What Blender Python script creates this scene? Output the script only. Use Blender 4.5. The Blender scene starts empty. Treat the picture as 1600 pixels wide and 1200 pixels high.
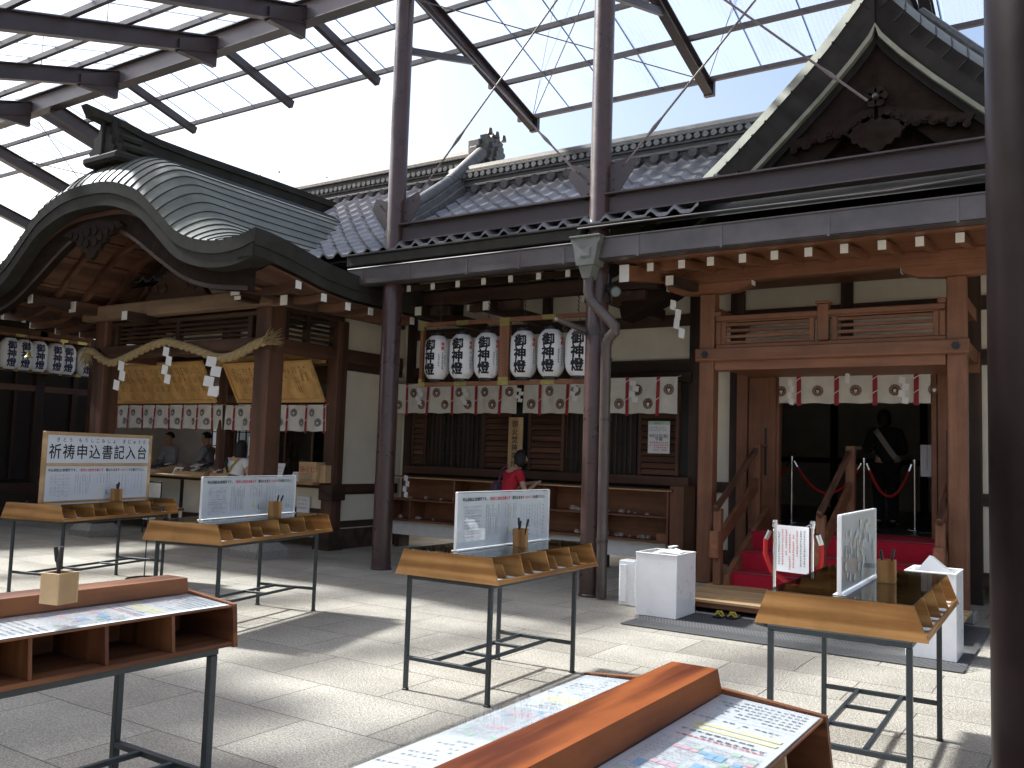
import bpy, bmesh, math, random
from mathutils import Vector, Matrix
from math import radians as R, sin, cos, pi, sqrt, atan2
random.seed(7)
SC = bpy.context.scene
COL = SC.collection
# ------------------------------------------------------------------ camera
CH = 1.5                                            # eye height
F_PX, YAW, PIT, ROL = 1390.0, R(-33.155), R(4.58), R(1.865)
_fw = Vector((sin(YAW)*cos(PIT), cos(YAW)*cos(PIT), sin(PIT)))
_rt = Vector((cos(YAW), -sin(YAW), 0)); _up = _rt.cross(_fw)
_r2 = cos(ROL)*_rt + sin(ROL)*_up; _u2 = -sin(ROL)*_rt + cos(ROL)*_up
cam = bpy.data.cameras.new('camera'); co = bpy.data.objects.new('camera', cam); COL.objects.link(co)
cam.sensor_width = 36; cam.lens = 36*F_PX/1600; cam.clip_start = .05; cam.clip_end = 900
co.matrix_world = Matrix(((_r2.x,_u2.x,-_fw.x,0),(_r2.y,_u2.y,-_fw.y,0),(_r2.z,_u2.z,-_fw.z,CH),(0,0,0,1)))
SC.camera = co
# ------------------------------------------------------------------ sky and sun
SUN_EL, SUN_AZ = 43.0, 4.5          # the sun stands to the left (-X), a little on the camera's side
SUN_E, SKY_E = 5.0, .095
wd = bpy.data.worlds.new('World'); SC.world = wd; wd.use_nodes = True
nt = wd.node_tree; bg = nt.nodes['Background']
sk = nt.nodes.new('ShaderNodeTexSky'); sk.sky_type = 'NISHITA'; sk.sun_disc = False
sk.sun_elevation = R(SUN_EL); sk.sun_rotation = R(-90-SUN_AZ); sk.dust_density = 4.5; sk.ozone_density = .6; sk.air_density = 1.0
nt.links.new(sk.outputs[0], bg.inputs[0]); bg.inputs[1].default_value = SKY_E
sl = bpy.data.lights.new('sun', 'SUN'); so = bpy.data.objects.new('sun', sl); COL.objects.link(so)
sl.energy = SUN_E; sl.angle = R(3.2); sl.color = (1, .95, .86)
_d = Vector((cos(R(SUN_AZ))*cos(R(SUN_EL)), sin(R(SUN_AZ))*cos(R(SUN_EL)), -sin(R(SUN_EL))))
so.rotation_euler = _d.to_track_quat('-Z', 'Y').to_euler()
SC.view_settings.view_transform = 'Standard'; SC.view_settings.look = 'None'
SC.view_settings.gamma = 1; SC.view_settings.exposure = 1.6
SC.cycles.max_bounces = 8; SC.cycles.diffuse_bounces = 4; SC.cycles.transparent_max_bounces = 24
# ------------------------------------------------------------------ helpers
def ray(px, py):
    return _r2*((px-800)/F_PX) - _u2*((py-600)/F_PX) + _fw
def W(px, py, X=None, Y=None, Z=None):
    d = ray(px, py); C = Vector((0, 0, CH))
    t = X/d.x if X is not None else (Y/d.y if Y is not None else (Z-CH)/d.z)
    return C + d*t
ORG = {}
class MB:
    def __init__(s): s.v = []; s.f = []; s.m = []; s.s = []
    def face(s, idx, mi=0, sm=False): s.f.append(idx); s.m.append(mi); s.s.append(sm)
    def add(s, vs, fs, mi=0, sm=False):
        b = len(s.v); s.v += [Vector(p) for p in vs]
        for f in fs: s.face([b+i for i in f], mi, sm)
    def box(s, x0, x1, y0, y1, z0, z1, c=0., mi=0, M=None):
        if x0 > x1: x0, x1 = x1, x0
        if y0 > y1: y0, y1 = y1, y0
        if z0 > z1: z0, z1 = z1, z0
        c = min(c, (x1-x0)*.3, (y1-y0)*.3, (z1-z0)*.3)
        if c <= 0:
            vs = [(x, y, z) for z in (z0, z1) for y in (y0, y1) for x in (x0, x1)]
            fs = [(0,2,3,1),(4,5,7,6),(0,1,5,4),(2,6,7,3),(0,4,6,2),(1,3,7,5)]
        else:
            vs = []; idx = {}
            for ix in (0, 1):
                for iy in (0, 1):
                    for iz in (0, 1):
                        X = (x0, x1)[ix]; Y = (y0, y1)[iy]; Z = (z0, z1)[iz]
                        sx = c if ix == 0 else -c; sy = c if iy == 0 else -c; sz = c if iz == 0 else -c
                        for k, p in enumerate(((X, Y+sy, Z+sz), (X+sx, Y, Z+sz), (X+sx, Y+sy, Z))):
                            idx[(ix,iy,iz,k)] = len(vs); vs.append(p)
            g = lambda *a: idx[a]
            fs = []
            for i in (0, 1):
                a = [g(i,0,0,0), g(i,1,0,0), g(i,1,1,0), g(i,0,1,0)]; fs.append(a if i else a[::-1])
                a = [g(0,i,0,1), g(0,i,1,1), g(1,i,1,1), g(1,i,0,1)]; fs.append(a if i else a[::-1])
                a = [g(0,0,i,2), g(1,0,i,2), g(1,1,i,2), g(0,1,i,2)]; fs.append(a if i else a[::-1])
            for i in (0, 1):
                for j in (0, 1):
                    a = [g(0,i,j,1), g(1,i,j,1), g(1,i,j,2), g(0,i,j,2)]; fs.append(a if i != j else a[::-1])
                    a = [g(i,0,j,0), g(i,0,j,2), g(i,1,j,2), g(i,1,j,0)]; fs.append(a if i == j else a[::-1])
                    a = [g(i,j,0,0), g(i,j,1,0), g(i,j,1,1), g(i,j,0,1)]; fs.append(a if i == j else a[::-1])
                    for k in (0, 1):
                        a = [g(i,j,k,0), g(i,j,k,1), g(i,j,k,2)]; fs.append(a if (i+j+k) % 2 else a[::-1])
        if M is not None: vs = [M @ Vector(p) for p in vs]
        s.add(vs, fs, mi)
    def bar(s, a, b, w, h, mi=0, up=(0, 0, 1), c=0.):
        a = Vector(a); b = Vector(b); d = (b-a); L = d.length; d.normalize()
        u = Vector(up); sd = d.cross(u)
        if sd.length < 1e-4: sd = d.cross(Vector((0, 1, 0)))
        sd.normalize(); u = sd.cross(d)
        M = Matrix(((sd.x, d.x, u.x, a.x), (sd.y, d.y, u.y, a.y), (sd.z, d.z, u.z, a.z), (0,0,0,1)))
        s.box(-w/2, w/2, 0, L, -h/2, h/2, c, mi, M)
    def tube(s, pts, r, n=10, mi=0, caps=True, sm=True):
        pts = [Vector(p) for p in pts]; b = len(s.v); N = len(pts)
        rs = r if isinstance(r, (list, tuple)) else [r]*N
        up = None
        for i, p in enumerate(pts):
            t = (pts[min(i+1, N-1)] - pts[max(i-1, 0)]).normalized()
            if up is None:
                up = Vector((0, 0, 1)) if abs(t.z) < .95 else Vector((0, 1, 0))
            x = t.cross(up).normalized(); y = x.cross(t).normalized(); up = y
            for k in range(n):
                a = 2*pi*k/n; s.v.append(p + (x*cos(a)+y*sin(a))*rs[i])
        for i in range(N-1):
            for k in range(n):
                q = (k+1) % n
                s.face([b+i*n+k, b+i*n+q, b+(i+1)*n+q, b+(i+1)*n+k], mi, sm)
        if caps:
            s.face([b+k for k in range(n)][::-1], mi); s.face([b+(N-1)*n+k for k in range(n)], mi)
    def lathe(s, prof, cx, cy, n=16, mi=0, sm=True, caps=True):
        b = len(s.v); N = len(prof)
        for r, z in prof:
            for k in range(n):
                a = 2*pi*k/n; s.v.append(Vector((cx+r*cos(a), cy+r*sin(a), z)))
        for i in range(N-1):
            for k in range(n):
                q = (k+1) % n
                s.face([b+i*n+k, b+i*n+q, b+(i+1)*n+q, b+(i+1)*n+k], mi, sm)
        if caps:
            s.face([b+k for k in range(n)][::-1], mi); s.face([b+(N-1)*n+k for k in range(n)], mi)
    def prism(s, pts, off, mi=0):
        off = Vector(off); n = len(pts); b = len(s.v)
        s.v += [Vector(p) for p in pts] + [Vector(p)+off for p in pts]
        s.face([b+i for i in range(n)][::-1], mi); s.face([b+n+i for i in range(n)], mi)
        for i in range(n):
            j = (i+1) % n; s.face([b+i, b+j, b+n+j, b+n+i], mi)
    def grid(s, rows, mi=0, sm=True, flip=False):
        b = len(s.v); n = len(rows[0])
        for r in rows: s.v += [Vector(p) for p in r]
        for i in range(len(rows)-1):
            for k in range(n-1):
                q = [b+i*n+k, b+i*n+k+1, b+(i+1)*n+k+1, b+(i+1)*n+k]
                s.face(q[::-1] if flip else q, mi, sm)
    def ball(s, c, r, n=10, m=7, mi=0, M=None):
        c = Vector(c); rr = r if isinstance(r, (list, tuple)) else (r, r, r)
        b = len(s.v)
        for i in range(m+1):
            t = pi*i/m
            for k in range(n):
                a = 2*pi*k/n
                p = Vector((rr[0]*sin(t)*cos(a), rr[1]*sin(t)*sin(a), rr[2]*cos(t)))
                if M is not None: p = M @ p
                s.v.append(c+p)
        for i in range(m):
            for k in range(n):
                q = (k+1) % n; s.face([b+(i+1)*n+k, b+(i+1)*n+q, b+i*n+q, b+i*n+k], mi, True)
    def rect(s, o, u, v, mi=0):
        o = Vector(o); u = Vector(u); v = Vector(v); s.add([o, o+u, o+u+v, o+v], [(0,1,2,3)], mi)
    def mesh(s, m, M, mi=0):
        b = len(s.v); s.v += [M @ x.co for x in m.vertices]
        for p in m.polygons: s.face([b+i for i in p.vertices], mi)
    def build(s, name, mats, parent=None, ang=35, world=True):
        o0 = ORG.get(parent.name, Vector((0,0,0))) if (parent is not None and world) else Vector((0,0,0))
        me = bpy.data.meshes.new(name)
        me.from_pydata([tuple(p-o0) for p in s.v], [], s.f)
        if not isinstance(mats, (list, tuple)): mats = [mats]
        for m in mats: me.materials.append(m)
        me.polygons.foreach_set('material_index', s.m)
        me.polygons.foreach_set('use_smooth', s.s)
        me.validate(); me.update()
        if any(s.s): me.set_sharp_from_angle(angle=R(ang))
        o = bpy.data.objects.new(name, me); COL.objects.link(o)
        if parent is not None:
            o.parent = parent
            if world: ORG[o.name] = o0
        return o
def tag(o, label, cat, group=None, kind=None):
    if label: o['label'] = label
    if cat: o['category'] = cat
    if group: o['group'] = group
    if kind: o['kind'] = kind
    return o
def thing(name, loc, label, cat, group=None, rz=0.):
    o = bpy.data.objects.new(name, None); COL.objects.link(o); o.empty_display_size = .2
    o.location = loc; o.rotation_euler = (0, 0, rz)
    ORG[o.name] = Vector(loc) if rz == 0 else Vector((0,0,0))
    return tag(o, label, cat, group)
def copy_tree(o, parent=None):
    c = o.copy(); COL.objects.link(c)
    if parent is not None: c.parent = parent
    for ch in list(o.children): copy_tree(ch, c)
    return c
# ------------------------------------------------------------------ materials
def mat(name, base, rough=.6, metal=0., var=.0, vscale=6., bump=0., bscale=60., spec=.5, var2=None):
    m = bpy.data.materials.new(name); m.use_nodes = True; t = m.node_tree; b = t.nodes['Principled BSDF']
    b.inputs['Base Color'].default_value = (*base, 1); b.inputs['Roughness'].default_value = rough
    b.inputs['Metallic'].default_value = metal; b.inputs['Specular IOR Level'].default_value = spec
    tc = t.nodes.new('ShaderNodeTexCoord')
    if var > 0:
        n = t.nodes.new('ShaderNodeTexNoise'); n.inputs['Scale'].default_value = vscale; n.inputs['Detail'].default_value = 6
        n.inputs['Roughness'].default_value = .65
        t.links.new(tc.outputs['Object'], n.inputs['Vector'])
        r = t.nodes.new('ShaderNodeValToRGB')
        lo = [c*(1-var) for c in base]; hi = var2 if var2 else [min(1, c*(1+var)) for c in base]
        r.color_ramp.elements[0].color = (*lo, 1); r.color_ramp.elements[1].color = (*hi, 1)
        r.color_ramp.elements[0].position = .3; r.color_ramp.elements[1].position = .7
        t.links.new(n.outputs[0], r.inputs[0]); t.links.new(r.outputs[0], b.inputs['Base Color'])
        mr = t.nodes.new('ShaderNodeMapRange'); mr.inputs[3].default_value = max(.05, rough-.12); mr.inputs[4].default_value = min(1, rough+.12)
        t.links.new(n.outputs[0], mr.inputs[0]); t.links.new(mr.outputs[0], b.inputs['Roughness'])
    if bump > 0:
        n2 = t.nodes.new('ShaderNodeTexNoise'); n2.inputs['Scale'].default_value = bscale; n2.inputs['Detail'].default_value = 4
        t.links.new(tc.outputs['Object'], n2.inputs['Vector'])
        bp = t.nodes.new('ShaderNodeBump'); bp.inputs['Strength'].default_value = bump; bp.inputs['Distance'].default_value = .01
        t.links.new(n2.outputs[0], bp.inputs['Height']); t.links.new(bp.outputs[0], b.inputs['Normal'])
    return m
def wood(name, c1, c2, axis=2, rough=.55, scale=1., rings=True, spec=.4, island=.25):
    m = bpy.data.materials.new(name); m.use_nodes = True; t = m.node_tree; b = t.nodes['Principled BSDF']
    b.inputs['Specular IOR Level'].default_value = spec
    tc = t.nodes.new('ShaderNodeTexCoord'); mp = t.nodes.new('ShaderNodeMapping')
    sc = [14*scale]*3; sc[axis] = .9*scale
    mp.inputs['Scale'].default_value = sc
    geo = t.nodes.new('ShaderNodeNewGeometry')
    vm = t.nodes.new('ShaderNodeVectorMath'); vm.operation = 'SCALE'; vm.inputs['Scale'].default_value = 9.
    cmb = t.nodes.new('ShaderNodeCombineXYZ')
    for i in range(3): t.links.new(geo.outputs['Random Per Island'], cmb.inputs[i])
    t.links.new(cmb.outputs[0], vm.inputs[0])
    ad = t.nodes.new('ShaderNodeVectorMath'); ad.operation = 'ADD'
    t.links.new(tc.outputs['Object'], ad.inputs[0]); t.links.new(vm.outputs[0], ad.inputs[1])
    t.links.new(ad.outputs[0], mp.inputs[0])
    n = t.nodes.new('ShaderNodeTexNoise'); n.inputs['Scale'].default_value = 1.0; n.inputs['Detail'].default_value = 8; n.inputs['Roughness'].default_value = .6
    n.inputs['Distortion'].default_value = .6
    t.links.new(mp.outputs[0], n.inputs['Vector'])
    src = n.outputs[0]
    if rings:
        n3 = t.nodes.new('ShaderNodeTexNoise'); n3.inputs['Scale'].default_value = .16; n3.inputs['Detail'].default_value = 2
        t.links.new(mp.outputs[0], n3.inputs['Vector'])
        ml = t.nodes.new('ShaderNodeMath'); ml.operation = 'MULTIPLY'; ml.inputs[1].default_value = 26
        t.links.new(n3.outputs[0], ml.inputs[0])
        sn = t.nodes.new('ShaderNodeMath'); sn.operation = 'SINE'; t.links.new(ml.outputs[0], sn.inputs[0])
        mr = t.nodes.new('ShaderNodeMapRange'); mr.inputs[1].default_value = -1; t.links.new(sn.outputs[0], mr.inputs[0])
        mx0 = t.nodes.new('ShaderNodeMix'); mx0.inputs[0].default_value = .45
        t.links.new(n.outputs[0], mx0.inputs[2]); t.links.new(mr.outputs[0], mx0.inputs[3]); src = mx0.outputs[0]
    r = t.nodes.new('ShaderNodeValToRGB'); r.color_ramp.elements[0].color = (*c1, 1); r.color_ramp.elements[1].color = (*c2, 1)
    r.color_ramp.elements[0].position = .28; r.color_ramp.elements[1].position = .72
    t.links.new(src, r.inputs[0])
    nw = t.nodes.new('ShaderNodeTexNoise'); nw.inputs['Scale'].default_value = 2.3; nw.inputs['Detail'].default_value = 7; nw.inputs['Roughness'].default_value = .7; t.links.new(ad.outputs[0], nw.inputs['Vector'])
    mw = t.nodes.new('ShaderNodeMapRange'); mw.inputs[1].default_value = .3; mw.inputs[2].default_value = .7; mw.inputs[3].default_value = .74; mw.inputs[4].default_value = 1.14; t.links.new(nw.outputs[0], mw.inputs[0])
    mm = t.nodes.new('ShaderNodeMix'); mm.data_type = 'RGBA'; mm.blend_type = 'MULTIPLY'; mm.inputs[0].default_value = 1; t.links.new(r.outputs[0], mm.inputs[6]); t.links.new(mw.outputs[0], mm.inputs[7])
    hv = t.nodes.new('ShaderNodeHueSaturation'); t.links.new(mm.outputs[2], hv.inputs['Color'])
    mi = t.nodes.new('ShaderNodeMapRange'); mi.inputs[3].default_value = 1-island; mi.inputs[4].default_value = 1+island
    t.links.new(geo.outputs['Random Per Island'], mi.inputs[0]); t.links.new(mi.outputs[0], hv.inputs['Value'])
    t.links.new(hv.outputs[0], b.inputs['Base Color'])
    rr = t.nodes.new('ShaderNodeMapRange'); rr.inputs[3].default_value = rough-.1; rr.inputs[4].default_value = rough+.15
    t.links.new(n.outputs[0], rr.inputs[0]); t.links.new(rr.outputs[0], b.inputs['Roughness'])
    bp = t.nodes.new('ShaderNodeBump'); bp.inputs['Strength'].default_value = .15; bp.inputs['Distance'].default_value = .004
    t.links.new(n.outputs[0], bp.inputs['Height']); t.links.new(bp.outputs[0], b.inputs['Normal'])
    return m
def woods(name, c1, c2, **k): return [wood(f'{name}_{a}', c1, c2, i, **k) for i, a in enumerate('xyz')]
DK = woods('dark_timber', (.030,.016,.011), (.075,.038,.024), rough=.6)
MD = woods('brown_timber', (.075,.034,.020), (.15,.07,.040), rough=.58)
KO = woods('red_brown_timber', (.16,.062,.030), (.29,.125,.062), rough=.5, rings=False)
TB = woods('honey_oak', (.28,.125,.036), (.52,.27,.095), rough=.45, scale=2.6, island=.06, spec=.25)
NR = woods('orange_cedar', (.085,.020,.007), (.25,.070,.019), rough=.45, scale=2.6, island=.05, spec=.12)
NB = woods('brown_cedar', (.11,.040,.020), (.24,.095,.040), rough=.5, scale=2.6, island=.08, spec=.2)
LT = woods('pale_timber', (.46,.29,.14), (.62,.42,.22), rough=.55, island=.1)
GD = woods('golden_board', (.68,.38,.13), (.84,.52,.20), rough=.5, island=.06)
M = {}
M['plaster'] = mat('cream_plaster', (.70,.645,.525), .85, var=.10, vscale=1.1, bump=.15, bscale=120)
M['white'] = mat('white_paint', (.80,.78,.72), .6, var=.06, vscale=8)
M['copper'] = mat('weathered_copper', (.098,.104,.080), .55, .0, var=.28, vscale=2.2, spec=.35, var2=(.17,.176,.138), bump=.06, bscale=9)
M['copperd'] = mat('dark_copper', (.036,.034,.029), .75, .0, var=.3, vscale=3, bump=.08, bscale=14, spec=.12)
M['gutter'] = mat('sheet_gutter', (.105,.092,.090), .42, .5, var=.22, vscale=2.5, bump=.15, bscale=3.5)
M['paleverge'] = mat('trim_and_sunlit_verge', (.20,.20,.155), .7, var=.25, vscale=5, spec=.2)
M['hopper'] = mat('patina_metal', (.16,.165,.145), .5, .3, var=.2, vscale=9)
M['seam'] = mat('roof_seam', (.035,.037,.035), .55, .2)
M['tile'] = mat('glazed_roof_tile', (.095,.092,.10), .32, .0, var=.38, vscale=5, spec=.8)
M['tileg'] = mat('grey_ridge_tile', (.065,.062,.060), .6, var=.3, vscale=9, bump=.2, bscale=40)
M['tileo'] = mat('carved_grey_tile', (.11,.115,.115), .5, var=.35, vscale=14, bump=.3, bscale=30)
M['steel'] = mat('brown_steel_paint', (.044,.031,.032), .45, var=.18, vscale=4, bump=.05, bscale=30)
M['steelg'] = mat('grey_brown_steel', (.15,.12,.115), .45, var=.15, vscale=3)
M['pole'] = mat('maroon_gloss_paint', (.062,.034,.030), .30, var=.2, vscale=5, bump=.06, bscale=12)
M['polep'] = mat('pipe_paint', (.075,.056,.050), .35, var=.15, vscale=8, bump=.04, bscale=20)
M['leg'] = mat('slate_steel', (.030,.040,.046), .4, var=.2, vscale=30)
M['black'] = mat('black_plastic', (.012,.012,.013), .4)
M['ink'] = mat('black_ink', (.012,.012,.014), .7)
M['inkg'] = mat('grey_print', (.22,.22,.25), .8)
M['inkm'] = mat('dark_grey_print', (.14,.14,.16), .8)
M['inkr'] = mat('red_print', (.62,.05,.06), .8)
M['inkp'] = mat('pink_print', (.70,.44,.50), .8)
M['inkb'] = mat('blue_print', (.28,.48,.70), .8)
M['inkn'] = mat('green_print', (.44,.62,.47), .8)
M['inky'] = mat('yellow_marker', (.70,.66,.40), .8)
M['inkbr'] = mat('brown_print', (.16,.075,.05), .8)
M['inkblue'] = mat('navy_ink', (.03,.035,.10), .8)
M['paper'] = mat('white_paper', (.80,.80,.80), .75, var=.03, vscale=4)
M['sheet'] = mat('printed_sheet', (.64,.66,.68), .55, var=.03, vscale=3)
M['cloth'] = mat('white_cotton', (.70,.68,.62), .9, var=.10, vscale=4, bump=.1, bscale=90)
M['ribbon'] = mat('red_ribbon', (.34,.018,.035), .55, var=.12, vscale=20)
M['carpet'] = mat('red_carpet', (.42,.005,.025), .95, var=.14, vscale=30, bump=.4, bscale=300)
M['redrope'] = mat('red_velvet', (.50,.014,.012), .6, var=.1, vscale=30)
M['chrome'] = mat('chrome', (.75,.76,.78), .15, 1.)
M['brass'] = mat('aged_brass', (.36,.30,.11), .4, .8, var=.25, vscale=40)
M['straw'] = mat('rice_straw', (.40,.30,.15), .8, var=.35, vscale=60, bump=.6, bscale=160)
M['acryl'] = mat('white_acrylic', (.80,.79,.78), .3, var=.05, vscale=5, bump=.05, bscale=5)
M['foam'] = mat('white_foam', (.74,.74,.74), .9, var=.1, vscale=60, bump=.4, bscale=110)
M['poled'] = mat('shaded_post_paint', (.008,.005,.005), .32, var=.3, vscale=3, bump=.1, bscale=7, spec=.06)  # near post: colour darkened to stand in for the shade on it
M['stone'] = mat('grey_granite', (.27,.25,.22), .8, var=.3, vscale=40, bump=.3, bscale=90)
M['mat'] = mat('grey_rubber', (.075,.073,.072), .85, var=.2, vscale=40, bump=.5, bscale=200)
M['skin'] = mat('skin', (.50,.30,.21), .55, var=.05, vscale=12)
M['hair'] = mat('black_hair', (.010,.008,.008), .6, var=.3, vscale=60, bump=.5, bscale=120)
M['shirt'] = mat('red_shirt', (.46,.012,.030), .85, var=.1, vscale=12, bump=.25, bscale=18)
M['greycl'] = mat('blue_grey_robe', (.34,.36,.40), .85, var=.1, vscale=8, bump=.2, bscale=20)
M['whitecl'] = mat('white_tshirt', (.78,.77,.76), .85, var=.05, vscale=10, bump=.25, bscale=18)
M['darkcl'] = mat('dark_cloth', (.022,.022,.026), .85, var=.2, vscale=10)
M['yellow'] = mat('yellow_strap', (.42,.34,.05), .8)
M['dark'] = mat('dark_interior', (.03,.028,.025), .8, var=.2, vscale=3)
M['floorin'] = mat('dark_floor', (.06,.045,.035), .3, var=.2, vscale=4)
M['lan'] = mat('lantern_paper', (.78,.78,.78), .65, var=.02, vscale=5)
M['leaf'] = mat('green_leaf', (.06,.10,.03), .6, var=.4, vscale=9)
M['bark'] = mat('bark', (.09,.06,.04), .9, var=.3, vscale=20)
def lantern_paper():
    m = M['lan']; t = m.node_tree; b = t.nodes['Principled BSDF']
    tc = t.nodes.new('ShaderNodeTexCoord'); w = t.nodes.new('ShaderNodeTexWave'); w.bands_direction = 'Z'; w.inputs['Scale'].default_value = 14
    t.links.new(tc.outputs['Object'], w.inputs['Vector'])
    bp = t.nodes.new('ShaderNodeBump'); bp.inputs['Strength'].default_value = .25; bp.inputs['Distance'].default_value = .006
    t.links.new(w.outputs[1], bp.inputs['Height']); t.links.new(bp.outputs[0], b.inputs['Normal'])
    b.inputs['Subsurface Weight'].default_value = .0
lantern_paper()
def glass(name, tint, refl=.12, rough=.02):
    m = bpy.data.materials.new(name); m.use_nodes = True; t = m.node_tree; t.nodes.remove(t.nodes['Principled BSDF'])
    o = t.nodes['Material Output']; tr = t.nodes.new('ShaderNodeBsdfTransparent'); tr.inputs[0].default_value = (*tint, 1)
    gl = t.nodes.new('ShaderNodeBsdfGlossy'); gl.inputs[1].default_value = rough; gl.inputs[0].default_value = (.95,.97,.97,1)
    lw = t.nodes.new('ShaderNodeLayerWeight'); lw.inputs[0].default_value = .5; pw = t.nodes.new('ShaderNodeMath'); pw.operation = 'POWER'; pw.inputs[1].default_value = 4.; t.links.new(lw.outputs['Facing'], pw.inputs[0])
    fr = t.nodes.new('ShaderNodeMapRange'); fr.inputs[3].default_value = refl*.35; fr.inputs[4].default_value = .8; t.links.new(pw.outputs[0], fr.inputs[0])
    mx = t.nodes.new('ShaderNodeMixShader'); t.links.new(fr.outputs[0], mx.inputs[0])
    t.links.new(tr.outputs[0], mx.inputs[1]); t.links.new(gl.outputs[0], mx.inputs[2]); t.links.new(mx.outputs[0], o.inputs[0])
    return m
M['glass'] = glass('glass_pane', (.66,.68,.66), .16); M['clear'] = glass('clear_pane', (.985,.99,.988), .08)  # tray glass tinted dark to stand in for the shade inside
def acrylic(name, base, alpha):
    m = mat(name, base, .3); m.node_tree.nodes['Principled BSDF'].inputs['Alpha'].default_value = alpha; return m
def polycarb():
    m = bpy.data.materials.new('corrugated_polycarbonate'); m.use_nodes = True; t = m.node_tree; t.nodes.remove(t.nodes['Principled BSDF'])
    o = t.nodes['Material Output']; tr = t.nodes.new('ShaderNodeBsdfTransparent')
    tl = t.nodes.new('ShaderNodeBsdfTranslucent'); tl.inputs[0].default_value = (.80,.86,.95,1)
    tc = t.nodes.new('ShaderNodeTexCoord')
    w = t.nodes.new('ShaderNodeTexWave'); w.bands_direction = 'X'; w.inputs['Scale'].default_value = 5.; w.inputs['Distortion'].default_value = 0
    t.links.new(tc.outputs['Object'], w.inputs['Vector'])
    n = t.nodes.new('ShaderNodeTexNoise'); n.inputs['Scale'].default_value = .9; n.inputs['Detail'].default_value = 5
    mp = t.nodes.new('ShaderNodeMapping'); mp.inputs['Scale'].default_value = (2.5, .6, 1); t.links.new(tc.outputs['Object'], mp.inputs[0]); t.links.new(mp.outputs[0], n.inputs['Vector'])
    r = t.nodes.new('ShaderNodeValToRGB'); r.color_ramp.elements[0].color = (.50,.56,.65,1); r.color_ramp.elements[1].color = (.76,.83,.93,1)
    r.color_ramp.elements[0].position = .25; r.color_ramp.elements[1].position = .6
    mxv = t.nodes.new('ShaderNodeMath'); mxv.operation = 'MULTIPLY_ADD'; mxv.inputs[1].default_value = .12
    t.links.new(w.outputs[1], mxv.inputs[0]); t.links.new(n.outputs[0], mxv.inputs[2]); t.links.new(mxv.outputs[0], r.inputs[0])
    t.links.new(r.outputs[0], tr.inputs[0])
    mx = t.nodes.new('ShaderNodeMixShader'); mx.inputs[0].default_value = .12
    t.links.new(tr.outputs[0], mx.inputs[1]); t.links.new(tl.outputs[0], mx.inputs[2]); t.links.new(mx.outputs[0], o.inputs[0])
    return m
M['poly'] = polycarb()
def paving():
    m = bpy.data.materials.new('granite_paving'); m.use_nodes = True; t = m.node_tree; b = t.nodes['Principled BSDF']
    tc = t.nodes.new('ShaderNodeTexCoord'); L = t.links.new
    br = t.nodes.new('ShaderNodeTexBrick'); br.offset = .5; br.inputs['Scale'].default_value = 1
    br.inputs['Brick Width'].default_value = .92; br.inputs['Row Height'].default_value = .61; br.inputs['Mortar Size'].default_value = .005
    br.inputs['Mortar Smooth'].default_value = .3; br.inputs['Bias'].default_value = 0
    br.inputs['Color1'].default_value = (.345,.31,.25,1); br.inputs['Color2'].default_value = (.48,.435,.36,1); br.inputs['Mortar'].default_value = (.15,.135,.11,1)
    wob = t.nodes.new('ShaderNodeTexNoise'); wob.inputs['Scale'].default_value = 3; L(tc.outputs['Object'], wob.inputs['Vector'])
    wv = t.nodes.new('ShaderNodeVectorMath'); wv.operation = 'MULTIPLY_ADD'; wv.inputs[1].default_value = (.016,.016,0)
    L(wob.outputs['Color'], wv.inputs[0]); L(tc.outputs['Object'], wv.inputs[2]); L(wv.outputs[0], br.inputs['Vector'])
    n1 = t.nodes.new('ShaderNodeTexNoise'); n1.inputs['Scale'].default_value = 105; n1.inputs['Detail'].default_value = 3; L(tc.outputs['Object'], n1.inputs['Vector'])
    n2 = t.nodes.new('ShaderNodeTexNoise'); n2.inputs['Scale'].default_value = .8; n2.inputs['Detail'].default_value = 7; n2.inputs['Roughness'].default_value = .7; L(tc.outputs['Object'], n2.inputs['Vector'])
    n3 = t.nodes.new('ShaderNodeTexNoise'); n3.inputs['Scale'].default_value = 45; n3.inputs['Detail'].default_value = 5; L(tc.outputs['Object'], n3.inputs['Vector'])
    def ramp(src, lo, hi, p0=.35, p1=.65):
        r = t.nodes.new('ShaderNodeMapRange'); r.inputs[1].default_value = p0; r.inputs[2].default_value = p1; r.inputs[3].default_value = lo; r.inputs[4].default_value = hi
        L(src, r.inputs[0]); return r.outputs[0]
    a = t.nodes.new('ShaderNodeMath'); a.operation = 'MULTIPLY'; L(ramp(n1.outputs[0], .60, 1.30), a.inputs[0]); L(ramp(n2.outputs[0], .78, 1.12), a.inputs[1])
    a2 = t.nodes.new('ShaderNodeMath'); a2.operation = 'MULTIPLY'; L(a.outputs[0], a2.inputs[0]); L(ramp(n3.outputs[0], .84, 1.12), a2.inputs[1])
    mx = t.nodes.new('ShaderNodeMix'); mx.data_type = 'RGBA'; mx.blend_type = 'MULTIPLY'; mx.inputs[0].default_value = 1
    L(br.outputs[0], mx.inputs[6]); L(a2.outputs[0], mx.inputs[7]); L(mx.outputs[2], b.inputs['Base Color'])
    b.inputs['Roughness'].default_value = .85
    hs = t.nodes.new('ShaderNodeMath'); hs.operation = 'MULTIPLY_ADD'; hs.inputs[1].default_value = -.55
    L(br.outputs['Fac'], hs.inputs[0]); L(n1.outputs[0], hs.inputs[2])
    hs2 = t.nodes.new('ShaderNodeMath'); hs2.operation = 'ADD'; L(hs.outputs[0], hs2.inputs[0]); L(n3.outputs[0], hs2.inputs[1])
    bp = t.nodes.new('ShaderNodeBump'); bp.inputs['Strength'].default_value = .9; bp.inputs['Distance'].default_value = .012
    L(hs2.outputs[0], bp.inputs['Height']); L(bp.outputs[0], b.inputs['Normal'])
    return m
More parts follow.
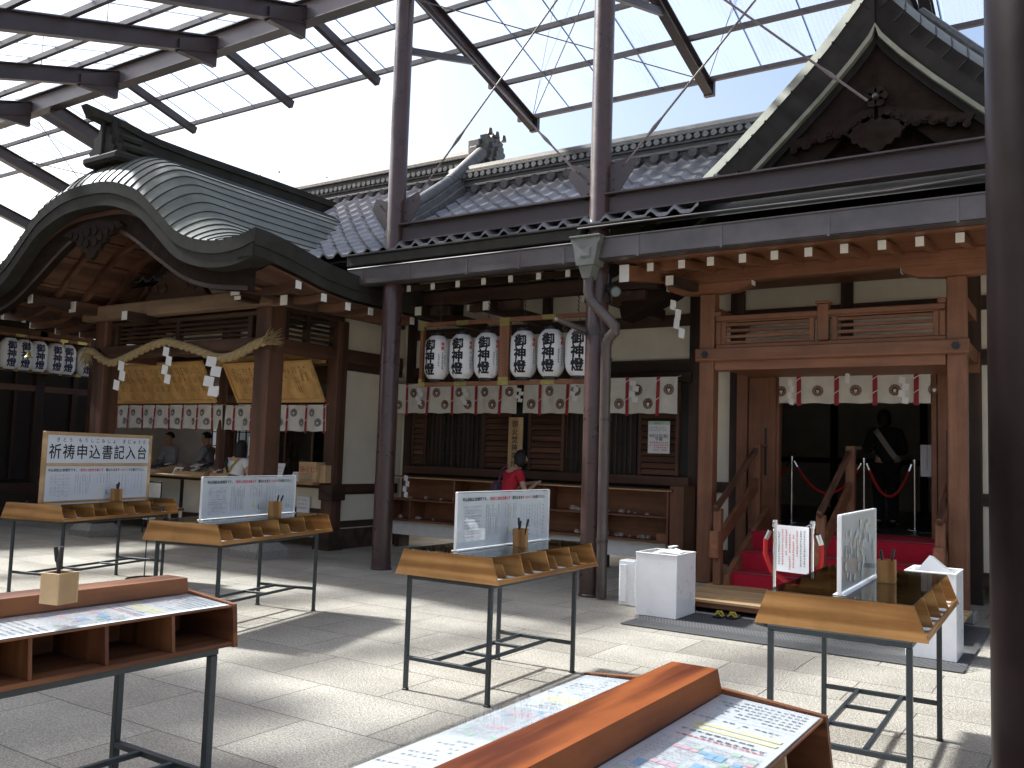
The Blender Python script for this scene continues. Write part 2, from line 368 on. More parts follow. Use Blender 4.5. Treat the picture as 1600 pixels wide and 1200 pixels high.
# ------------------------------------------------------------------ lettering
_tx = {}
def tmesh(body):
    if body not in _tx:
        c = bpy.data.curves.new('lettering', 'FONT'); c.body = body; c.resolution_u = 2
        o = bpy.data.objects.new('lettering', c); COL.objects.link(o)
        bpy.context.view_layer.update()
        _tx[body] = bpy.data.meshes.new_from_object(o.evaluated_get(bpy.context.evaluated_depsgraph_get()))
        bpy.data.objects.remove(o); bpy.data.curves.remove(c)
    return _tx[body]
def frame(o, u, v):
    u = Vector(u).normalized(); v = Vector(v).normalized(); n = u.cross(v); o = Vector(o)
    return Matrix(((u.x,v.x,n.x,o.x),(u.y,v.y,n.y,o.y),(u.z,v.z,n.z,o.z),(0,0,0,1)))
def text_h(mb, body, F, x, y, s, mi, bold=0., sx=1.):
    m = tmesh(body); k = 6 if bold > 0 else 1                # heavier brush: the glyph laid over itself, nudged
    for i in range(k):
        dx, dy = (bold*cos(i*pi/3)*s, bold*sin(i*pi/3)*s) if bold > 0 else (0, 0)
        mb.mesh(m, F @ Matrix.Translation((x+dx, y+dy, .00012*i)) @ Matrix.Diagonal((s*sx, s, 1, 1)), mi)
def text_v(mb, body, F, x, y, s, mi, bold=0., pitch=1.08, sx=1.):
    for i, ch in enumerate(body):
        if ch != ' ': text_h(mb, ch, F, x, y-(i+.85)*s*pitch, s, mi, bold, sx)
def glyph(mb, F, x, y, s, mi, rng):
    """an illegible small printed character: a few crossing strokes"""
    def st(x0, y0, x1, y1, w):
        dx, dy = x1-x0, y1-y0; L = sqrt(dx*dx+dy*dy); nx, ny = -dy/L*w/2, dx/L*w/2
        mb.add([F @ Vector((x+p[0]*s, y+p[1]*s, 0)) for p in ((x0+nx,y0+ny),(x1+nx,y1+ny),(x1-nx,y1-ny),(x0-nx,y0-ny))], [(0,3,2,1)], mi)
    for k in range(rng.randint(2, 3)): st(.1, .15+.3*k+rng.uniform(-.05,.08), .9, .15+.3*k+rng.uniform(-.05,.08), .13)
    for k in range(rng.randint(1, 2)): a = rng.uniform(.2,.8); st(a, .05, a+rng.uniform(-.12,.12), .95, .13)
def gcol(mb, F, x, y, s, n, mi, rng, pitch=1.15):
    for i in range(n):
        if rng.random() > .06: glyph(mb, F, x, y-(i+1)*s*pitch, s, mi, rng)
def grow(mb, F, x, y, s, n, mi, rng, pitch=1.15):
    for i in range(n):
        if rng.random() > .06: glyph(mb, F, x+i*s*pitch, y, s, mi, rng)
def area(mb, F, x0, y0, x1, y1, mi, z=0.):
    mb.add([F @ Vector(p) for p in ((x0,y0,z),(x1,y0,z),(x1,y1,z),(x0,y1,z))], [(0,1,2,3)], mi)
# ================================================================== GROUND
b = MB(); n = 24
b.grid([[(x, y, 0) for x in (-250, 250)] for y in (-250, 250)], sm=False)
tag(b.build('ground', paving()), 'pale granite paved shrine courtyard', None, kind='structure')
# dark door mat
b = MB(); b.box(-3.62, -.82, 7.47, 9.7, .004, .014, .003)
for i in range(92):                        # herringbone ribs
    x = -3.6+i*.0303
    for j in range(9):
        y = 7.5+j*.24; d = .1 if j % 2 == 0 else -.1
        b.add([(x, y, .0165), (x+.010, y, .0165), (x+.010+d, y+.23, .0165), (x+d, y+.23, .0165)], [(0,1,2,3)], 1)
M['mat2'] = mat('grey_rubber_rib', (.13,.128,.125), .85)
tag(b.build('door_mat', [M['mat'], M['mat2']]), 'dark grey ribbed rubber mat lying before the entrance steps', 'mat')
# ================================================================== STEEL CANOPY
RZ, RY = 7.94, 8.75                        # ridge
def zf(Y): return RZ-.278*(Y-RY)           # far slope (rafter top)
def zn(Y): return RZ-.31*(RY-Y)            # near slope
cn = thing('steel_canopy', (-7.62, 8.75, 0), 'tall brown steel canopy of translucent corrugated sheets over the courtyard', 'canopy')
for X, top, mt in ((-7.62, 7.6, 'pole'), (-4.61, 7.6, 'pole')):
    b = MB(); b.lathe([(.125, 0), (.125, 4.0), (.118, 4.02), (.118, top)], X, 8.75, 28)
    b.lathe([(.135, .0), (.135, .02), (.126, .03)], X, 8.75, 20)
    po = b.build('post', [M['pole']], cn)
    g = MB()
    for s in (-1, 1):
        g.prism([(X+s*.11, 8.75-.006, 4.42), (X+s*.11, 8.75-.006, 4.78), (X+s*.36, 8.75-.006, 4.86), (X+s*.42, 8.75-.006, 4.72), (X+s*.2, 8.75-.006, 4.42)], (0, .012, 0))
        for dx, dz in ((.16, 4.5), (.16, 4.62), (.28, 4.76)): g.tube([(X+s*dx, 8.735, dz), (X+s*dx, 8.765, dz)], .014, 6)
    g.build('gusset_plate', M['steel'], po)
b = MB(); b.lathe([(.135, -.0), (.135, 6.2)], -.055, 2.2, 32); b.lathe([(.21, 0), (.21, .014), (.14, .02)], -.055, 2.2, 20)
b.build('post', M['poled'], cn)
def ibeam(b, a, c, w, h, mi=0, mw=0, up=(0,0,1)):
    a = Vector(a); c = Vector(c)
    d = (c-a).normalized(); sd = d.cross(Vector(up)).normalized(); u = sd.cross(d)
    b.bar(a+u*(h/2-.009), c+u*(h/2-.009), w, .018, mi, up); b.bar(a-u*(h/2-.009), c-u*(h/2-.009), w, .018, mi, up); b.bar(a, c, .012, h-.04, mw, up)
b = MB(); ibeam(b, (-7.5, 8.75, 4.33), (3.5, 8.75, 4.33), .16, .25)
b.build('tie_beam', [M['steel'], M['steelg']], cn)
b = MB(); ibeam(b, (-32, RY, RZ-.10), (5, RY, RZ-.10), .20, .36, 0, 1)  # web in paler steel stands in for bounce light
b.build('ridge_beam', [M['steel'], M['steelg']], cn)
far_l = [-9.53, -11.5, -14.1, -16.9, -19.8]
for X in far_l:                              # short far rafters on the left
    b = MB(); b.bar((X, RY+.05, zf(RY)-.10), (X, 10.36, zf(10.36)-.08), .09, .13)
    b.build('rafter', M['steel'], cn)
for X in (-16.2, -19.2, -22.3):
    b = MB(); ibeam(b, (X, RY, zf(RY)-.25), (X, 12.6, zf(12.6)-.25), .14, .26); b.build('rafter', M['steel'], cn)
for X in (-7.62, -4.61, -1.6, 1.4):
    b = MB(); ibeam(b, (X, RY, zf(RY)-.10), (X, 12.12, zf(12.12)-.09), .13, .18); b.box(X-.075, X+.075, 12.05, 12.13, zf(12.1)-.18, zf(12.1)+.06)
    b.build('rafter', M['steel'], cn)
    b = MB(); b.bar((X, 8.8, 6.86), (X, 10.35, zf(10.35)-.17), .06, .09); b.build('strut', M['steel'], cn)
for X in (-1.6+.0, -4.61, -9.53, -11.5, -14.1, -16.9, -19.8, -22.8):     # near rafters with deep haunches
    b = MB(); ibeam(b, (X, RY, zn(RY)-.14), (X, -5, zn(-5)-.14), .14, .26, 0, 0)
    b.prism([(X-.05, RY-.02, RZ-.02), (X-.05, RY-.7, zn(RY-.7)-.1), (X-.05, RY-.7, zn(RY-.7)-.3), (X-.05, RY-.02, RZ-.50)], (.10, 0, 0))
    b.build('rafter', M['steel'], cn)
for Y in (9.55, 10.3):
    b = MB(); b.bar((-32, Y, zf(Y)+.02), (5, Y, zf(Y)+.02), .055, .07); b.bar((-32, Y+.05, zf(Y)+.045), (5, Y+.05, zf(Y)+.045), .02, .03, 1)
    b.build('purlin', [M['steel'], M['steelg']], cn)
for Y in (11.15, 12.02):
    b = MB(); b.bar((-7.9, Y, zf(Y)+.02), (5, Y, zf(Y)+.02), .055, .07); b.bar((-7.9, Y+.05, zf(Y)+.045), (5, Y+.05, zf(Y)+.045), .02, .03, 1)
    b.build('purlin', [M['steel'], M['steelg']], cn)
Y = RY-.75
while Y > -5:
    b = MB(); b.bar((-32, Y, zn(Y)+.03), (5, Y, zn(Y)+.03), .06, .08); b.build('purlin', M['steel'], cn); Y -= .82
def sheets(x0, x1, y0, y1, zfun, y2=None):
    b = MB(); w = .78; X = x0; s = 0
    while X < x1:
        X2 = min(X+w+.05, x1); dz = .085 + (.006 if s % 2 else 0)
        b.add([(X, y0, zfun(y0)+dz), (X2, y0, zfun(y0)+dz), (X2, y1, zfun(y1)+dz), (X, y1, zfun(y1)+dz)], [(0,1,2,3)])
        b.box(X-.006, X+.008, min(y0,y1), max(y0,y1), 0, .012, 0, 1, Matrix(((1,0,0,0),(0,1,0,0),(0,(zfun(y1)-zfun(y0))/(y1-y0),1,zfun(y0)-y0*(zfun(y1)-zfun(y0))/(y1-y0)+dz+.004),(0,0,0,1))))
        X += w; s += 1
    b.build('translucent_sheeting', [M['poly'], M['lap']], cn)
M['lap'] = mat('sheet_lap', (.30,.29,.31), .6)
sheets(-32, -7.75, RY+.02, 10.42, zf); sheets(-7.75, 5, RY+.02, 12.14, zf); sheets(-32, 5, RY-.02, -5, zn)
b = MB(); X = -17.                           # out-of-view solid sheets added to shade the lower-left paving
rows = []
for i in range(66*4): rows.append(X+i*.025)
b.grid([[(x, y, zn(y)+.12+.012*sin(x*2*pi/.2)) for x in rows] for y in (3.4, -5)], 0, True); b.grid([[(x*.025-10.4, y, zn(y)+.12+.012*sin((x*.025-10.4)*2*pi/.2)) for x in range(72)] for y in (2.6, -5)], 0, True); b.build('unseen_shade_sheet', M['gutter'], cn)
def rod(a, c, r=.011, turn=None):
    a = Vector(a); c = Vector(c); b = MB(); b.tube([a, c], r, 6)
    if turn is not None:
        p = a.lerp(c, turn); d = (c-a).normalized()*.14; b.tube([p-d, p, p+d], [.012, .024, .012], 6)
    b.build('tie_rod', M['steelg'], cn)
rod((-7.3, 8.75, 4.78), (-4.7, 8.75, 7.5), .011, .25); rod((-4.93, 8.75, 4.78), (-7.55, 8.75, 7.62), .013, .16)
rod((-4.3, 8.75, 4.78), (-1.7, 8.75, 7.5), .012, .13)
rod((-1.75, 8.75, 5.0), (-4.6, 8.75, 7.95-.2), .013, .12)
rod((-7.62, 12.02, zf(12.0)), (-6.0, 10.0, 7.9), .006); rod((-4.61, 12.02, zf(12.0)), (-3.4, 10.2, 7.7), .006)
rod((-7.6, 8.9, 7.62), (-4.7, 11.9, zf(11.9)-.02), .008); rod((-4.6, 8.9, 7.62), (-7.5, 11.9, zf(11.9)-.02), .008)
rod((-16.9, 8.9, 7.6), (-19.7, 12, zf(12)-.02), .010); rod((-19.8, 8.9, 7.6), (-17, 12, zf(12)-.02), .010)
for X, Y in ((-11.5, 6.9), (-14.1, 7.4), (-9.53, 6.3)):
    rod((X, Y, zn(Y)-.05), (X+.02, Y, zn(Y)+.9), .008)
# ================================================================== MAIN HALL
hl = thing('shrine_hall', (-5, 11.4, 0), 'long timber shrine hall with cream plaster walls and grey tiled roof', 'shrine hall')
WY = 11.4
ONE = {'plaster_wall', 'deck', 'stone_base', 'tie_beam', 'rail', 'metal_fitting', 'eave_edge', 'top_rail', 'head_beam', 'end_frame'}
def part(name, mats, parent, *boxes, c=.004):
    if len(boxes) > 1 and name not in ONE:       # every piece is a part of its own
        for q in boxes: o = part(name, mats, parent, q, c=c)
        return o
    b = MB()
    for q in boxes: b.box(*q[:6], q[6] if len(q) > 6 else c)
    return b.build(name, mats, parent)
# plaster panels, set back behind the timber frame
part('plaster_wall', M['plaster'], hl, (-9.67, -3.42, WY, WY+.1, .2, 4.9), (-1.5, 5, WY, WY+.1, .2, 4.9), (-3.42, -1.5, WY, WY+.1, 2.78, 4.9), c=0)
for x0, x1, z0, z1 in ((-4.55,-4.38,0,4.6), (-3.98,-3.80,0,4.6), (-2.58,-2.44,3.05,4.6), (-1.2,-1.04,0,4.6), (-6.9,-6.75,2.9,4.6), (-9.5,-9.35,0,4.6), (.3,.45,0,4.6), (1.8,1.95,0,4.6)):
    part('wall_post', DK[2], hl, (x0, x1, WY-.07, WY-.002, z0, z1))
for z0, z1, x0, x1 in ((3.34,3.50,-9.5,5), (2.70,2.88,-9.5,-3.4), (2.70,2.88,-1.5,5), (3.95,4.15,-9.5,5)):
    part('wall_beam', DK[0], hl, (x0, x1, WY-.05, WY-.004, z0, z1))
for x0, x1 in ((-4.4,-3.95), (-1.05,5)):
    part('wall_beam', DK[0], hl, (x0, x1, WY-.05, WY-.004, 1.10, 1.24)); part('wall_beam', DK[0], hl, (x0, x1, WY-.055, WY-.004, .18, .36))
# shuttered bay under the lanterns
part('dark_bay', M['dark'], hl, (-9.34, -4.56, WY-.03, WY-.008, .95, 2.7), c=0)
part('sill', MD[0], hl, (-9.4, -4.5, WY-.16, WY-.031, 1.16, 1.28)); part('head_beam', DK[0], hl, (-9.4, -4.5, WY-.12, WY-.031, 2.56, 2.70))
def slat(x0, x1):
    b = MB()
    for z in [1.30+.085*i for i in range(15)]:
        b.bar((x0, WY-.075, z+.035), (x1, WY-.075, z+.035), .012, .075, 0, (0, .5, 1))
    s = b.build('louvre_panel', MD[0], hl)
    part('frame', MD[2], s, (x0-.05, x0, WY-.10, WY-.04, 1.29, 2.56), (x1, x1+.05, WY-.10, WY-.04, 1.29, 2.56))
for x0, x1 in ((-9.26,-9.06), (-7.85,-7.42), (-7.02,-6.5), (-5.22,-4.72)): slat(x0, x1)
def lattice(x0, x1):
    b = MB(); n_ = max(3, int((x1-x0)/.075))
    for i in range(n_+1):
        x = x0+(x1-x0)*i/n_; b.box(x-.010, x+.010, WY-.065, WY-.04, 1.29, 2.56)
    for z in (1.5, 1.72, 1.94, 2.16, 2.38): b.box(x0, x1, WY-.060, WY-.042, z-.008, z+.008)
    b.build('lattice_door', DK[2], hl)
for x0, x1 in ((-8.98,-8.5), (-8.45,-7.93), (-6.42,-5.9), (-5.86,-5.32)): lattice(x0, x1)
# roof surface: concave slope with pantiles
HY0, HZ0 = 8.62, 4.11
def hz(Y): d = Y-HY0; return HZ0+.5*d+.05*d*d
def tiles(x0, x1, y0, y1, px=.27, py=.235):
    b = MB(); nx = int((x1-x0)/px); ny = int((y1-y0)/py+.5); K = 8
    for j in range(ny):
        ya, yb = y0+j*py, y0+(j+1)*py+.02
        rows = []
        for Y, dz in ((ya, .0), (ya, .036), (yb, .004)):
            r = []
            for i in range(nx*K+1):
                u = (i % K)/K; x = x0+i*px/K
                w = .034*cos(2*pi*u)*(1 if u < .75 else 1) + .012*cos(4*pi*u)
                r.append((x, Y-(.0 if dz else 0), hz(Y)+w+dz))
            rows.append(r)
        b.grid(rows, 0, True)
    return b
M['gabd'] = mat('dark_gable_timber', (.024,.016,.012), .8, var=.35, vscale=6, bump=.3, bscale=25, spec=.05)
M['verge'] = mat('dark_verge', (.026,.023,.021), .8, var=.3, vscale=4, spec=.06)
rf = tiles(-15.0, -3.2, HY0, 11.6).build('tiled_roof', M['tile'], hl, ang=50)
b = MB(); b.grid([[(x, Y, hz(Y)-.10) for x in (-15, 5)] for Y in (HY0+.03, 9.6, 10.6, 11.6)], sm=False)
b.grid([[(x, Y, z) for x in (-15, 5)] for Y, z in ((11.6, hz(11.6)-.10), (12.35, 5.5))], sm=False)
b.build('roof_deck', M['copperd'], hl)
part('eave_edge', M['copperd'], hl, (-8.3, -4.75, 8.57, 8.75, 3.93, 4.06, .01), (-8.3, -3.9, 8.55, 8.72, 4.062, 4.085, .004))
def ridge(name, x0, x1, Y, z0, h, parent, disc=True):
    b = MB(); z = z0; k = 0
    b.box(x0, x1, Y-.17, Y+.17, z0-.25, z0, 0)
    lay = [(.20, .035), (.15, .075), (.18, .03), (.135, h-.25), (.17, .03), (.14, .035)]
    for w, t in lay:
        b.box(x0-.02*k, x1, Y-w, Y+w, z, z+t, .004, 0); z += t
    b.tube([(x0-.06, Y, z+.03), (x1, Y, z+.03)], .085, 10)
    if disc:
        d = b; X = x0+.1
        while X < x1:
            d.tube([(X, Y-.19, z0+.185), (X, Y-.13, z0+.185)], .042, 10, 1); X += .115
        X = x0+.05
        while X < x1:
            d.tube([(X, Y-.27, z0-.06), (X, Y-.1, z0-.02)], [.062, .05], 8, 2); X += .27
    return b.build(name, [M['tileg'], M['tileo'], M['tile']], parent)
r1 = ridge('lower_ridge', -8.42, -3.0, 11.02, 5.60, .34, hl)
r2 = ridge('main_ridge', -15, -8.35, 11.75, 6.08, .42, hl)
# descending ridge and ridge-end tile
b = MB()
def desc(x, pts, w, h, mi=0):
    for (y0, z0), (y1, z1) in zip(pts, pts[1:]):
        b.bar((x, y0, z0+h/2-.05), (x, y1, z1+h/2-.05), w, h, mi, c=.01)
P_ = [(9.55, hz(9.55)+.02), (10.2, hz(10.2)+.03), (10.85, hz(10.85)+.06)]
desc(-8.22, P_, .34, .16); desc(-8.22, P_, .24, .26)
b.tube([(-8.22, 9.42, hz(9.42)+.26), (-8.22, 10.85, hz(10.85)+.32)], .10, 12)
b.tube([(-8.22, 10.65, 5.66), (-8.22, 11.45, 6.36)], .105, 12); b.bar((-8.22, 10.75, 5.5), (-8.22, 11.5, 6.1), .22, .2)
for k in range(3): b.prism([(-8.22-.2+.05*k, 9.38-.02*k, hz(9.4)-.08), (-8.22-.14+.05*k, 9.38-.02*k, hz(9.4)+.20-.06*k), (-8.22, 9.38-.02*k, hz(9.4)+.34-.09*k), (-8.22+.14-.05*k, 9.38-.02*k, hz(9.4)+.20-.06*k), (-8.22+.2-.05*k, 9.38-.02*k, hz(9.4)-.08)], (0, .05, 0))
b.build('descending_ridge', M['tileo'], hl)
b = MB(); x = -8.33; yc = 11.75; z0 = 6.10
prof = [(-.34,0),(-.30,.10),(-.38,.16),(-.26,.22),(-.24,.34),(-.30,.42),(-.17,.46),(-.20,.62),(-.10,.58),(-.05,.68),(.03,.62),(.10,.70),(.16,.60),(.25,.58),(.22,.46),(.32,.42),(.26,.32),(.34,.22),(.30,.1),(.38,.04),(.34,0)]
b.prism([(x, yc+q[0], z0+q[1]) for q in prof], (.16, 0, 0))
b.prism([(x+.16, yc+q[0]*.7, z0+.06+q[1]*.7) for q in prof], (.07, 0, 0))
b.prism([(x+.23, yc+q[0]*.4, z0+.14+q[1]*.45) for q in prof], (.05, 0, 0))
b.box(x-.22, x+.02, yc-.24, yc+.22, z0+.30, z0+.56, .02); b.box(x-.16, x+.02, yc-.30, yc-.22, z0+.05, z0+.42, .02)
for dy in (-.2, 0, .2): b.tube([(x+.2, yc+dy, z0+.60), (x+.2, yc+dy, z0+.70)], [.05, .03], 8)
b.build('ridge_end_tile', M['tileo'], hl)
# eaves
for i in range(24):
    X = -8.3+.4*i if i < 9 else None
    if X is None or X > -4.75: break
    b = MB(); b.bar((X, 8.93, 3.64), (X, WY, 4.22), .065, .085); r_ = b.build('rafter', DK[1], hl)
    b = MB(); b.box(X-.031, X+.031, 8.918, 8.929, 3.60, 3.68, 0); b.build('painted_end', M['white'], r_)
    if i % 2 == 0:
        b = MB(); b.box(X-.16, X-.09, 8.80, 8.83, 3.74, 3.775, 0); b.build('gutter_bracket', M['copperd'], hl)
b = MB(); b.grid([[(-9.5, 8.72, 3.78), (-4.4, 8.72, 3.78)], [(-9.5, WY, 4.40), (-4.4, WY, 4.40)]], sm=False); b.build('eave_board', DK[0], hl)
part('eave_purlin', DK[0], hl, (-9.5, -4.4, 9.9, 10.06, 3.60, 3.78), (-8.5, -4.4, 8.85, 8.96, 3.705, 3.78))
for X in (-8.0, -6.82, -5.0):
    b = MB(); b.bar((X, 9.75, 3.50), (X, WY, 3.50), .13, .16, c=.01); b.bar((X-.42, 9.98, 3.53), (X+.42, 9.98, 3.53), .12, .12, c=.01); br_ = b.build('bracket_arm', DK[1], hl)
    part('painted_end', M['white'], br_, (X-.055, X+.055, 9.738, 9.749, 3.44, 3.56), (X-.46, X-.421, 9.93, 10.03, 3.49, 3.57), c=0)
# gutters
def gutter(x0, x1, yl, z0, z1, joints, name='gutter'):
    b = MB(); b.box(x0, x1, yl, yl+.012, z0, z1, .003); b.box(x0, x1, yl, yl+.16, z0, z0+.012, 0); b.tube([(x0, yl-.004, z1), (x1, yl-.004, z1)], .011, 8)
    b.box(x0, x1, yl+.15, yl+.16, z0, z1-.02, 0)
    o = b.build(name, M['gutter'], hl)
    for X in joints: s = MB(); s.box(X-.012, X+.012, yl-.006, yl-.0005, z0-.008, z1+.004, .002); s.build('joint_strap', M['gutter'], o)
    return o
gutter(-8.25, -4.74, 8.56, 3.665, 3.885, (-8.0, -7.2, -6.3, -5.55, -4.95))
gutter(-4.52, 2.5, 8.52, 3.665, 3.90, (-4.02, -3.1, -2.05, -.95, .3, 1.4))
b = MB()
b.prism([(-4.72, 8.43, 3.60), (-4.50, 8.43, 3.60), (-4.46, 8.43, 3.82), (-4.43, 8.43, 3.87), (-4.43, 8.43, 3.91), (-4.79, 8.43, 3.91), (-4.79, 8.43, 3.87), (-4.76, 8.43, 3.82)], (0, .22, 0))
b.box(-4.80, -4.42, 8.40, 8.66, 3.905, 3.925, .004); b.box(-4.68, -4.54, 8.422, 8.428, 3.68, 3.80, .002); b.box(-4.665, -4.555, 8.416, 8.4215, 3.695, 3.785, .002)
b.prism([(-4.70, 8.45, 3.60), (-4.52, 8.45, 3.60), (-4.57, 8.47, 3.46), (-4.66, 8.47, 3.46)], (0, .16, 0))
hp = b.build('rain_hopper', M['hopper'], hl)
b = MB(); b.tube([(-4.615, 8.54, 3.5), (-4.615, 8.54, 3.32), (-4.58, 8.54, 3.22), (-4.34, 8.54, 2.98), (-4.28, 8.54, 2.92), (-4.28, 8.54, 2.86), (-4.36, 8.56, 2.80), (-4.40, 8.58, 2.72), (-4.41, 8.60, 2.60), (-4.41, 8.62, .02)], .058, 14)
dp = b.build('downpipe', M['polep'], hl)
b = MB()
for z in (2.55, 1.9, .6): b.lathe([(.064, z), (.064, z+.035)], -4.41, 8.61, 14)
for z in (1.9,): b.bar((-4.41, 8.62, z+.015), (-4.56, 8.72, z+.015), .012, .03)
b.build('pipe_clip', M['steel'], dp)
# flat board roof above the entrance, then the gable
b = MB(); b.grid([[(x, Y, z) for x in (-4.6, 2.5)] for Y, z in ((8.54, 3.92), (10.2, 4.20))], sm=False)
b.grid([[(x, Y, z) for x in (-4.5, 2.5)] for Y, z in ((8.7, 3.80), (10.2, 4.05))], sm=False); b.build('lean_to_roof', M['copperd'], hl)
b = MB(); b.tube([(-4.75, 8.5, 4.03), (-3.4, 8.5, 4.03), (-1.5, 8.5, 4.02), (1.5, 8.5, 4.15)], .009, 6); b.build('conduit', M['gutter'], hl)
GX, GY = -1.90, 9.9
gp = [(0,6.80),(.12,6.60),(.48,6.16),(.78,5.84),(1.19,5.44),(1.56,5.09),(2.03,4.68),(2.4,4.42),(2.8,4.20),(3.2,4.03)]
def gz(d):
    for (a, za), (c, zc) in zip(gp, gp[1:]):
        if d <= c: return za+(zc-za)*(d-a)/(c-a)
    return gp[-1][1]
ds = [i*.1 for i in range(33)]
for s in (-1, 1):
    b = MB()
    def nrm(d):                                # downward normal offset of the verge
        e = .02; t = Vector((2*e, gz(d+e)-gz(max(0,d-e)) if d > 0 else gz(e)-gz(0)-.02)); t.normalize(); return Vector((t.y, -t.x))
    rows = []
    for off, Y, lift in ((0,GY,0), (.0,GY+.05,.05), (.0,GY+.2,.17), (0,GY+.5,.24), (0,GY+3.2,.24)):
        rows.append([(GX+s*(d), Y, gz(d)+lift) for d in ds])
    b.grid(rows, 0, True, flip=s < 0)
    def lay(o0, o1, y0, mi):
        r0 = [(GX+s*max(0, d+nrm(d).x*o0), y0, gz(d)+nrm(d).y*o0) for d in ds]; r1 = [(GX+s*max(0, d+nrm(d).x*o1), y0, gz(d)+nrm(d).y*o1) for d in ds]
        b.grid([r0, r1], mi, False)
        r2 = [(q[0], y0+.35, q[2]) for q in r1]; b.grid([r1, r2], mi, False)
    if s < 0:
        r0 = [(GX+s*max(0, d-nrm(d).x*.13), GY+.07, gz(d)-nrm(d).y*.13) for d in ds]; r1 = [(GX+s*d, GY-.002, gz(d)) for d in ds]
        b.grid([r0, r1], 5, False)  # sunlight on the left verge roll painted as a pale strip
    lay(-.00, .30, GY, 1); lay(.30, .345, GY-.02, 2); lay(.345, .42, GY+.06, 1); lay(.40, .80, GY+.12, 3)
    for i in range(1, 22):                     # sheet seams over the rolled verge
        d = i*.15
        b.tube([(GX+s*d, GY-.004, gz(d)+.0), (GX+s*d, GY+.05, gz(d)+.056), (GX+s*(d-.03), GY+.2, gz(d)+.19), (GX+s*(d-.08), GY+.5, gz(d-.08)+.25), (GX+s*(d-.1), GY+2.4, gz(d-.1)+.25)], .012, 5, 4)
        if s > 0: b.bar((GX+s*(d+nrm(d).x*.02), GY-.004, gz(d)+nrm(d).y*.02), (GX+s*(d+nrm(d).x*.14), GY-.004, gz(d)+nrm(d).y*.14), .012, .006, 4)
    b.build('gable_verge', [M['hopper'], M['verge'], M['paleverge'], M['gabd'], M['seam'], M['paleverge']], hl, ang=40)
b = MB(); b.prism([(GX-2.9, GY+.3, 4.0), (GX+2.9, GY+.3, 4.0), (GX, GY+.3, 6.5)], (0, .05, 0))
for i in range(-20, 21): b.box(GX+i*.14-.004, GX+i*.14+.004, GY+.292, GY+.3, 4.0, 4.1+2.3*(1-abs(i)/20), 0)
b.box(GX-2.9, GX+4.4, GY+.1, GY+.26, 4.12, 4.30, .01); b.box(GX-.08, GX+.08, GY+.2, GY+.29, 4.3, 6.0, .01)
b.build('gable_wall', M['gabd'], hl)
# carved pendant
b = MB()
def blob(cx, cz, r, y, t=.06, n=14): b.prism([(GX+cx+r*cos(2*pi*i/n), y, cz+r*sin(2*pi*i/n)) for i in range(n)], (0, t, 0))
yg = GY+.02
out = [(0,-.40),(.07,-.37),(.10,-.33),(.15,-.33),(.19,-.27),(.24,-.27),(.26,-.20),(.30,-.17),(.27,-.10),(.20,-.08),(.14,-.02),(.08,.01),(.0,-.04)]
b.prism([(GX+q[0], yg, 5.28+q[1]) for q in out] + [(GX-q[0], yg, 5.28+q[1]) for q in out[::-1][1:-1]], (0, .07, 0))
for s in (-1, 1):
    for k, (cx, cz, r) in enumerate(((.12,.02,.075),(.24,-.02,.055),(.30,-.10,.06),(.40,-.13,.05),(.50,-.09,.05),(.57,-.15,.05),(.66,-.14,.04),(.74,-.20,.05),(.82,-.18,.035),(.88,-.24,.04))):
        blob(s*cx, 5.28+cz, r, yg-.004*(k % 2), .07); b.tube([(GX+s*cx, yg-.012, 5.28+cz), (GX+s*cx, yg, 5.28+cz)], r*.45, 8)
    for (a0, a1) in (((.1,.0),(.95,-.22)),): b.prism([(GX+s*.02, yg+.02, 5.40), (GX+s*.95, yg+.02, 5.14), (GX+s*.9, yg+.02, 5.05), (GX+s*.02, yg+.02, 5.20)], (0, .05, 0))
for k in range(6):
    a = k*pi/3; blob(.075*cos(a), 5.50+.075*sin(a), .05, yg-.01, .06)
b.build('carved_pendant', M['gabd'], hl)
b = MB(); b.tube([(GX, yg-.05, 5.50), (GX, yg-.01, 5.50)], [.02, .035], 10); b.build('pendant_boss', M['tileg'], hl)
# ridge of the gable roof with its end tile
b = MB(); b.box(GX-.16, GX+.16, GY+.15, GY+3.2, 6.85, 7.15, .02); b.box(GX-.2, GX+.2, GY+.12, GY+3.2, 7.15, 7.19, .01); b.tube([(GX, GY+.1, 7.25), (GX, GY+3.2, 7.25)], .09, 10)
b.prism([(GX-.34,GY+.05,6.75),(GX-.40,GY+.05,6.95),(GX-.24,GY+.05,7.1),(GX-.2,GY+.05,7.35),(GX,GY+.05,7.5),(GX+.2,GY+.05,7.35),(GX+.24,GY+.05,7.1),(GX+.40,GY+.05,6.95),(GX+.34,GY+.05,6.75)], (0,.1,0))
b.build('gable_ridge', M['tileo'], hl)
b = MB()
for s in (-1, 1):
    pts = [(GX+s*.35, GY+.62, gz(.35)+.30), (GX+s*.9, GY+.62, gz(.9)+.33), (GX+s*1.6, GY+.62, gz(1.6)+.33)]
    b.tube(pts, .07, 8); b.ball(pts[-1], .10)
b.build('verge_ridge', M['tileo'], hl)

# unseen hall added behind the camera to cut skylight on the facades
op = thing('unseen_sky_blocker', (-4, -11, 0), 'unseen hall added behind the viewer to block skylight from the facades', 'hall')
b = MB(); b.box(-26, 14, -15, -10, 0, 3.6, 0); b.build('wall', M['plaster'], op)
b = MB(); b.prism([(-28, -8.8, 3.4), (-28, -12.5, 6.2), (-28, -16.2, 3.4), (-28, -12.5, 5.8)], (44, 0, 0)); b.build('roof', M['tile'], op)
